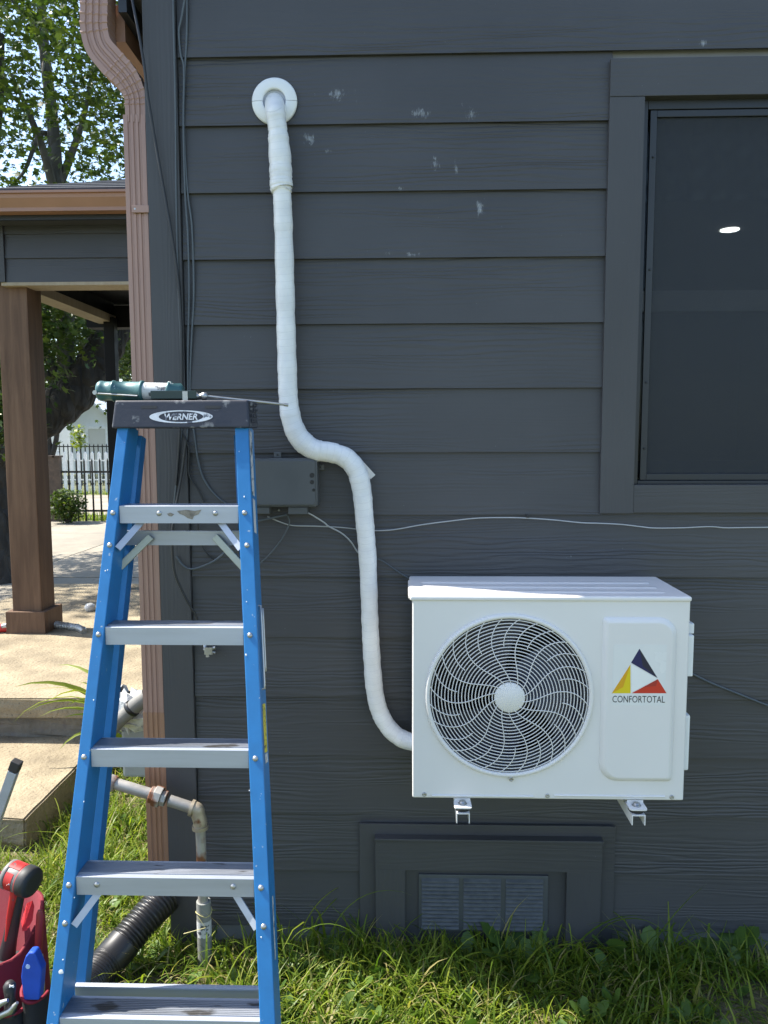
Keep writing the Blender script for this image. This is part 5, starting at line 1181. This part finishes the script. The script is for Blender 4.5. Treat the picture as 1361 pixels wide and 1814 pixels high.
# dark shrub by the iron fence, young sapling
def leaf_cloud(name, cen, rad, n, size, mat, seed, parent=None, shell=.35, clusters=None, droop=.5, label=None, cat=None):
    r = np.random.default_rng(seed)
    if clusters is None:
        u = r.normal(size=(n, 3)); u /= np.linalg.norm(u, axis=1)[:, None]; rr_ = r.uniform(0, 1, n)**shell; pos = np.array(cen)+u*rr_[:, None]*np.array(rad)
    else:
        c = clusters[r.integers(0, len(clusters), n)]; pos = c[:, :3]+r.normal(size=(n, 3))*c[:, 3:4]*np.array([1, 1, .8])
    tpl = []
    for k in range(5):
        a = R_(90+(k-2)*52); ln = (1, .82, .5)[abs(k-2)]; tpl.append((math.cos(a)*ln, math.sin(a)*ln))
        if k < 4: a2 = R_(90+(k-1.5)*52); tpl.append((math.cos(a2)*.36, math.sin(a2)*.36))
    tpl.append((-.05, -.35)); tpl.reverse(); tp = np.array([(x, y+.2, -.18*(x*x+y*y)) for x, y in tpl]); m_ = len(tp)
    s = size*r.uniform(.6, 1.25, n)
    az_ = r.uniform(0, 2*np.pi, n); tilt = r.normal(droop, .6, n); ro = r.uniform(0, 2*np.pi, n)
    ca, sa, ct, st_ = np.cos(az_), np.sin(az_), np.cos(tilt), np.sin(tilt)
    X = tp[None, :, 0]*np.cos(ro)[:, None]-tp[None, :, 1]*np.sin(ro)[:, None]; Yv = tp[None, :, 0]*np.sin(ro)[:, None]+tp[None, :, 1]*np.cos(ro)[:, None]; Zv = np.broadcast_to(tp[None, :, 2], X.shape)
    Y2 = Yv*ct[:, None]-Zv*st_[:, None]; Z2 = Yv*st_[:, None]+Zv*ct[:, None]; X3 = X*ca[:, None]-Y2*sa[:, None]; Y3 = X*sa[:, None]+Y2*ca[:, None]
    V = np.stack([X3, Y3, Z2], -1)*s[:, None, None]+pos[:, None, :]
    V = V.reshape(-1, 3); 
    fidx = (np.arange(n)[:, None]*m_+np.arange(m_)[None]).astype(np.int32)
    me = bpy.data.meshes.new(name); me.vertices.add(len(V)); me.vertices.foreach_set('co', V.ravel()); me.loops.add(n*m_); me.loops.foreach_set('vertex_index', fidx.ravel()); me.polygons.add(n); me.polygons.foreach_set('loop_start', np.arange(0, n*m_, m_, dtype=np.int32)); me.update(calc_edges=True)
    a = me.attributes.new('rnd', 'FLOAT', 'POINT'); a.data.foreach_set('value', np.repeat(r.uniform(0, 1, n), m_).astype(np.float32))
    return put(name, me, mat, (0, 0, 0), parent, label, cat)
def limb(q, pts, r0, r1, n=12, wob=.0):
    sp_ = smooth_path(pts, 7); m_ = len(sp_); q.tube([Vector(p) for p in sp_], [r0+(r1-r0)*i/(m_-1)*(1) for i in range(m_)], n)
def wp(px, py, Y): return tuple(P(px, py, Y))
T1 = thing('shade_tree', wp(5, 1020, 6.6), 'large old shade tree with a thick dark leaning limb behind the porch', 'tree')
q = MB(); sp_ = smooth_path([wp(-10, 1040, 6.7), wp(-12, 960, 6.7), wp(-16, 880, 6.8), wp(-5, 810, 6.8), wp(30, 776, 6.8), wp(80, 736, 6.8), wp(125, 704, 6.9), wp(160, 662, 7.), wp(188, 612, 7.1), wp(222, 550, 7.3), wp(245, 470, 7.6)], 8)
rr_ = np.interp(np.linspace(0, 1, len(sp_)), [0, .08, .3, .5, .8, 1.], [.42, .27, .25, .255, .22, .14])
q.tube([Vector(p) for p in sp_], [a*(1+.05*math.sin(i*1.3)) for i, a in enumerate(rr_)], 22, ref=None)
bmj = q
TR = q.build('trunk', M_BARK, T1, fix=False)
for v_ in TR.data.vertices:
    k = math.sin(v_.co.x*23+v_.co.z*9)*math.sin(v_.co.y*27+v_.co.z*7); v_.co += Vector((.014*k, .014*k, .01*k))
q = MB()
limb(q, [wp(112, 735, 6.95), wp(116, 690, 6.9), wp(116, 600, 6.9), wp(118, 520, 7.), wp(108, 400, 7.2), wp(100, 300, 7.3), wp(92, 200, 7.4), wp(80, 100, 7.5), wp(74, 20, 7.6), wp(66, -120, 7.7), wp(60, -300, 7.9)], .11, .045); q.build('branch', M_BARKL, T1, fix=False)
q = MB(); limb(q, [wp(108, 700, 6.95), wp(92, 650, 6.8), wp(75, 610, 6.7), wp(50, 560, 6.5), wp(10, 480, 6.4)], .07, .03, 8); limb(q, [wp(108, 690, 6.9), wp(86, 668, 6.8), wp(74, 655, 6.7), wp(50, 650, 6.6)], .06, .02, 8); q.build('branch', M_BARKL, T1, fix=False)
q = MB(); limb(q, [wp(108, 400, 7.2), wp(84, 290, 7.1), wp(60, 220, 7.0), wp(20, 130, 6.9)], .07, .02, 8); limb(q, [wp(104, 330, 7.3), wp(128, 270, 7.4), wp(150, 200, 7.5), wp(170, 90, 7.6)], .06, .02, 8); limb(q, [wp(80, 100, 7.5), wp(60, 40, 7.4), wp(30, 10, 7.3), wp(0, -30, 7.3)], .05, .015, 8); limb(q, [wp(95, 240, 7.4), wp(70, 240, 7.3), wp(45, 300, 7.1), wp(20, 330, 7.)], .04, .012, 8); q.build('branch', M_BARKL, T1, fix=False)
q = MB(); limb(q, [wp(-16, 880, 6.8), wp(-40, 760, 6.7), wp(-60, 600, 6.6), wp(-40, 400, 6.5), wp(-10, 200, 6.4), wp(0, 60, 6.4)], .24, .05); q.build('branch', M_BARK, T1, fix=False)
# crown: clusters of leaves through an uneven volume
r = np.random.default_rng(77); cl_ = []
C0 = np.array([-5.3, 7.3, 6.3]); RD = np.array([5.0, 3.3, 3.9])  # crown widened to the left, out of view, to shade path and porch
while len(cl_) < 540:
    u = r.uniform(-1, 1, 3); d = np.linalg.norm(u)
    if d > 1 or d < .25: continue
    pnt = C0+u*RD
    if pnt[2] < 2.35: continue
    cl_.append((*pnt, r.uniform(.12, .34)))
cl_ = np.array(cl_)
leaf_cloud('crown', None, None, 56000, .068, M_LEAF, 78, T1, clusters=cl_, droop=.6)
low = np.array([(*P(a, c, y), s) for a, c, y, s in ((90, 560, 6.2, .28), (60, 620, 6., .25), (30, 560, 6., .3), (8, 700, 5.6, .22), (5, 620, 5.6, .25), (150, 590, 8.5, .35), (175, 640, 8.8, .3), (150, 640, 9, .3), (220, 620, 9.5, .35), (215, 680, 9.5, .35), (225, 650, 9.5, .3), (90, 600, 9, .35), (80, 680, 9., .3), (140, 560, 8.6, .3), (60, 520, 6.5, .3), (10, 760, 5.6, .16))])
leaf_cloud('low_foliage', None, None, 4600, .08, M_LEAF, 79, T1, clusters=low, droop=.6)
def far_tree(name, px, py, Y, rad, n, seed, label, size=.16):
    c = P(px, py, Y); T = thing(name, (c.x, c.y, 0), label, 'tree'); q = MB(); limb(q, [(c.x, c.y, -.05), (c.x+.1, c.y, c.z*.5), (c.x, c.y, c.z+rad[2]*.4)], .22, .05, 10)
    for k in range(5):
        a = k*1.3; limb(q, [(c.x, c.y, c.z*.6+.2*k), (c.x+rad[0]*.4*math.cos(a), c.y+rad[1]*.4*math.sin(a), c.z+.1*k), (c.x+rad[0]*.8*math.cos(a), c.y+rad[1]*.8*math.sin(a), c.z+rad[2]*.4)], .08, .02, 6)
    q.build('trunk', M_BARK, T, fix=False)
    r = np.random.default_rng(seed); cs = []
    while len(cs) < 60:
        u = r.uniform(-1, 1, 3)
        if np.linalg.norm(u) < 1: cs.append((*(np.array(c)+u*np.array(rad)), r.uniform(.25, .6)))
    leaf_cloud('crown', None, None, n, size, M_LEAF, seed+1, T, clusters=np.array(cs)); return T
far_tree('background_tree', 215, 560, 27, (3.2, 3, 3.4), 6000, 90, 'leafy tree behind the white house right of the gable')
far_tree('background_tree', 60, 610, 44, (6., 4, 5.), 7000, 95, 'tall tree far behind the white house roof', .28)
far_tree('background_tree', -70, 640, 30, (4., 4, 4.), 5000, 97, 'tree at the left edge beyond the iron fence', .2)
bs = P(118, 890, 12.9); BS = thing('shrub', (bs.x, 12.9, 0), 'dark green shrub at the foot of the iron fence', 'shrub')
q = MB(); 
for k in range(5): limb(q, [(bs.x, 12.9, 0), (bs.x+.1*(k-2), 12.9, .3), (bs.x+.2*(k-2), 12.85, .55)], .015, .006, 5)
q.build('stem', M_BARK, BS, fix=False); leaf_cloud('foliage', (bs.x, 12.9, .38), (.42, .3, .36), 1500, .06, M_LEAF, 100, BS, .5)
sa_ = P(140, 770, 23.5); SA = thing('sapling', (sa_.x, 23.5, 0), 'young bright green sapling in front of the garage', 'tree')
q = MB(); limb(q, [(sa_.x, 23.5, 0), (sa_.x+.03, 23.5, 1.), (sa_.x, 23.5, 2.1)], .03, .012, 6); q.build('trunk', M_BARK, SA, fix=False); leaf_cloud('crown', (sa_.x, 23.5, 1.75), (.3, .3, .5), 160, .12, M_STRAP, 101, SA, .5)
DT = P(90, 800, 14.); q = MB(); limb(q, [(DT.x, 14., -.02), (DT.x+.02, 14., .9), (DT.x-.05, 14, 1.7), (DT.x-.1, 14, 2.2)], .12, .05, 10); limb(q, [(DT.x, 14., 1.3), (DT.x+.15, 14., 1.8), (DT.x+.2, 14, 2.6)], .07, .04, 8); q.build('bare_tree', M_BARK, None, label='bare forked dark trunk behind the iron fence by the post', cat='tree', fix=False)
print('objects', len(bpy.data.objects))
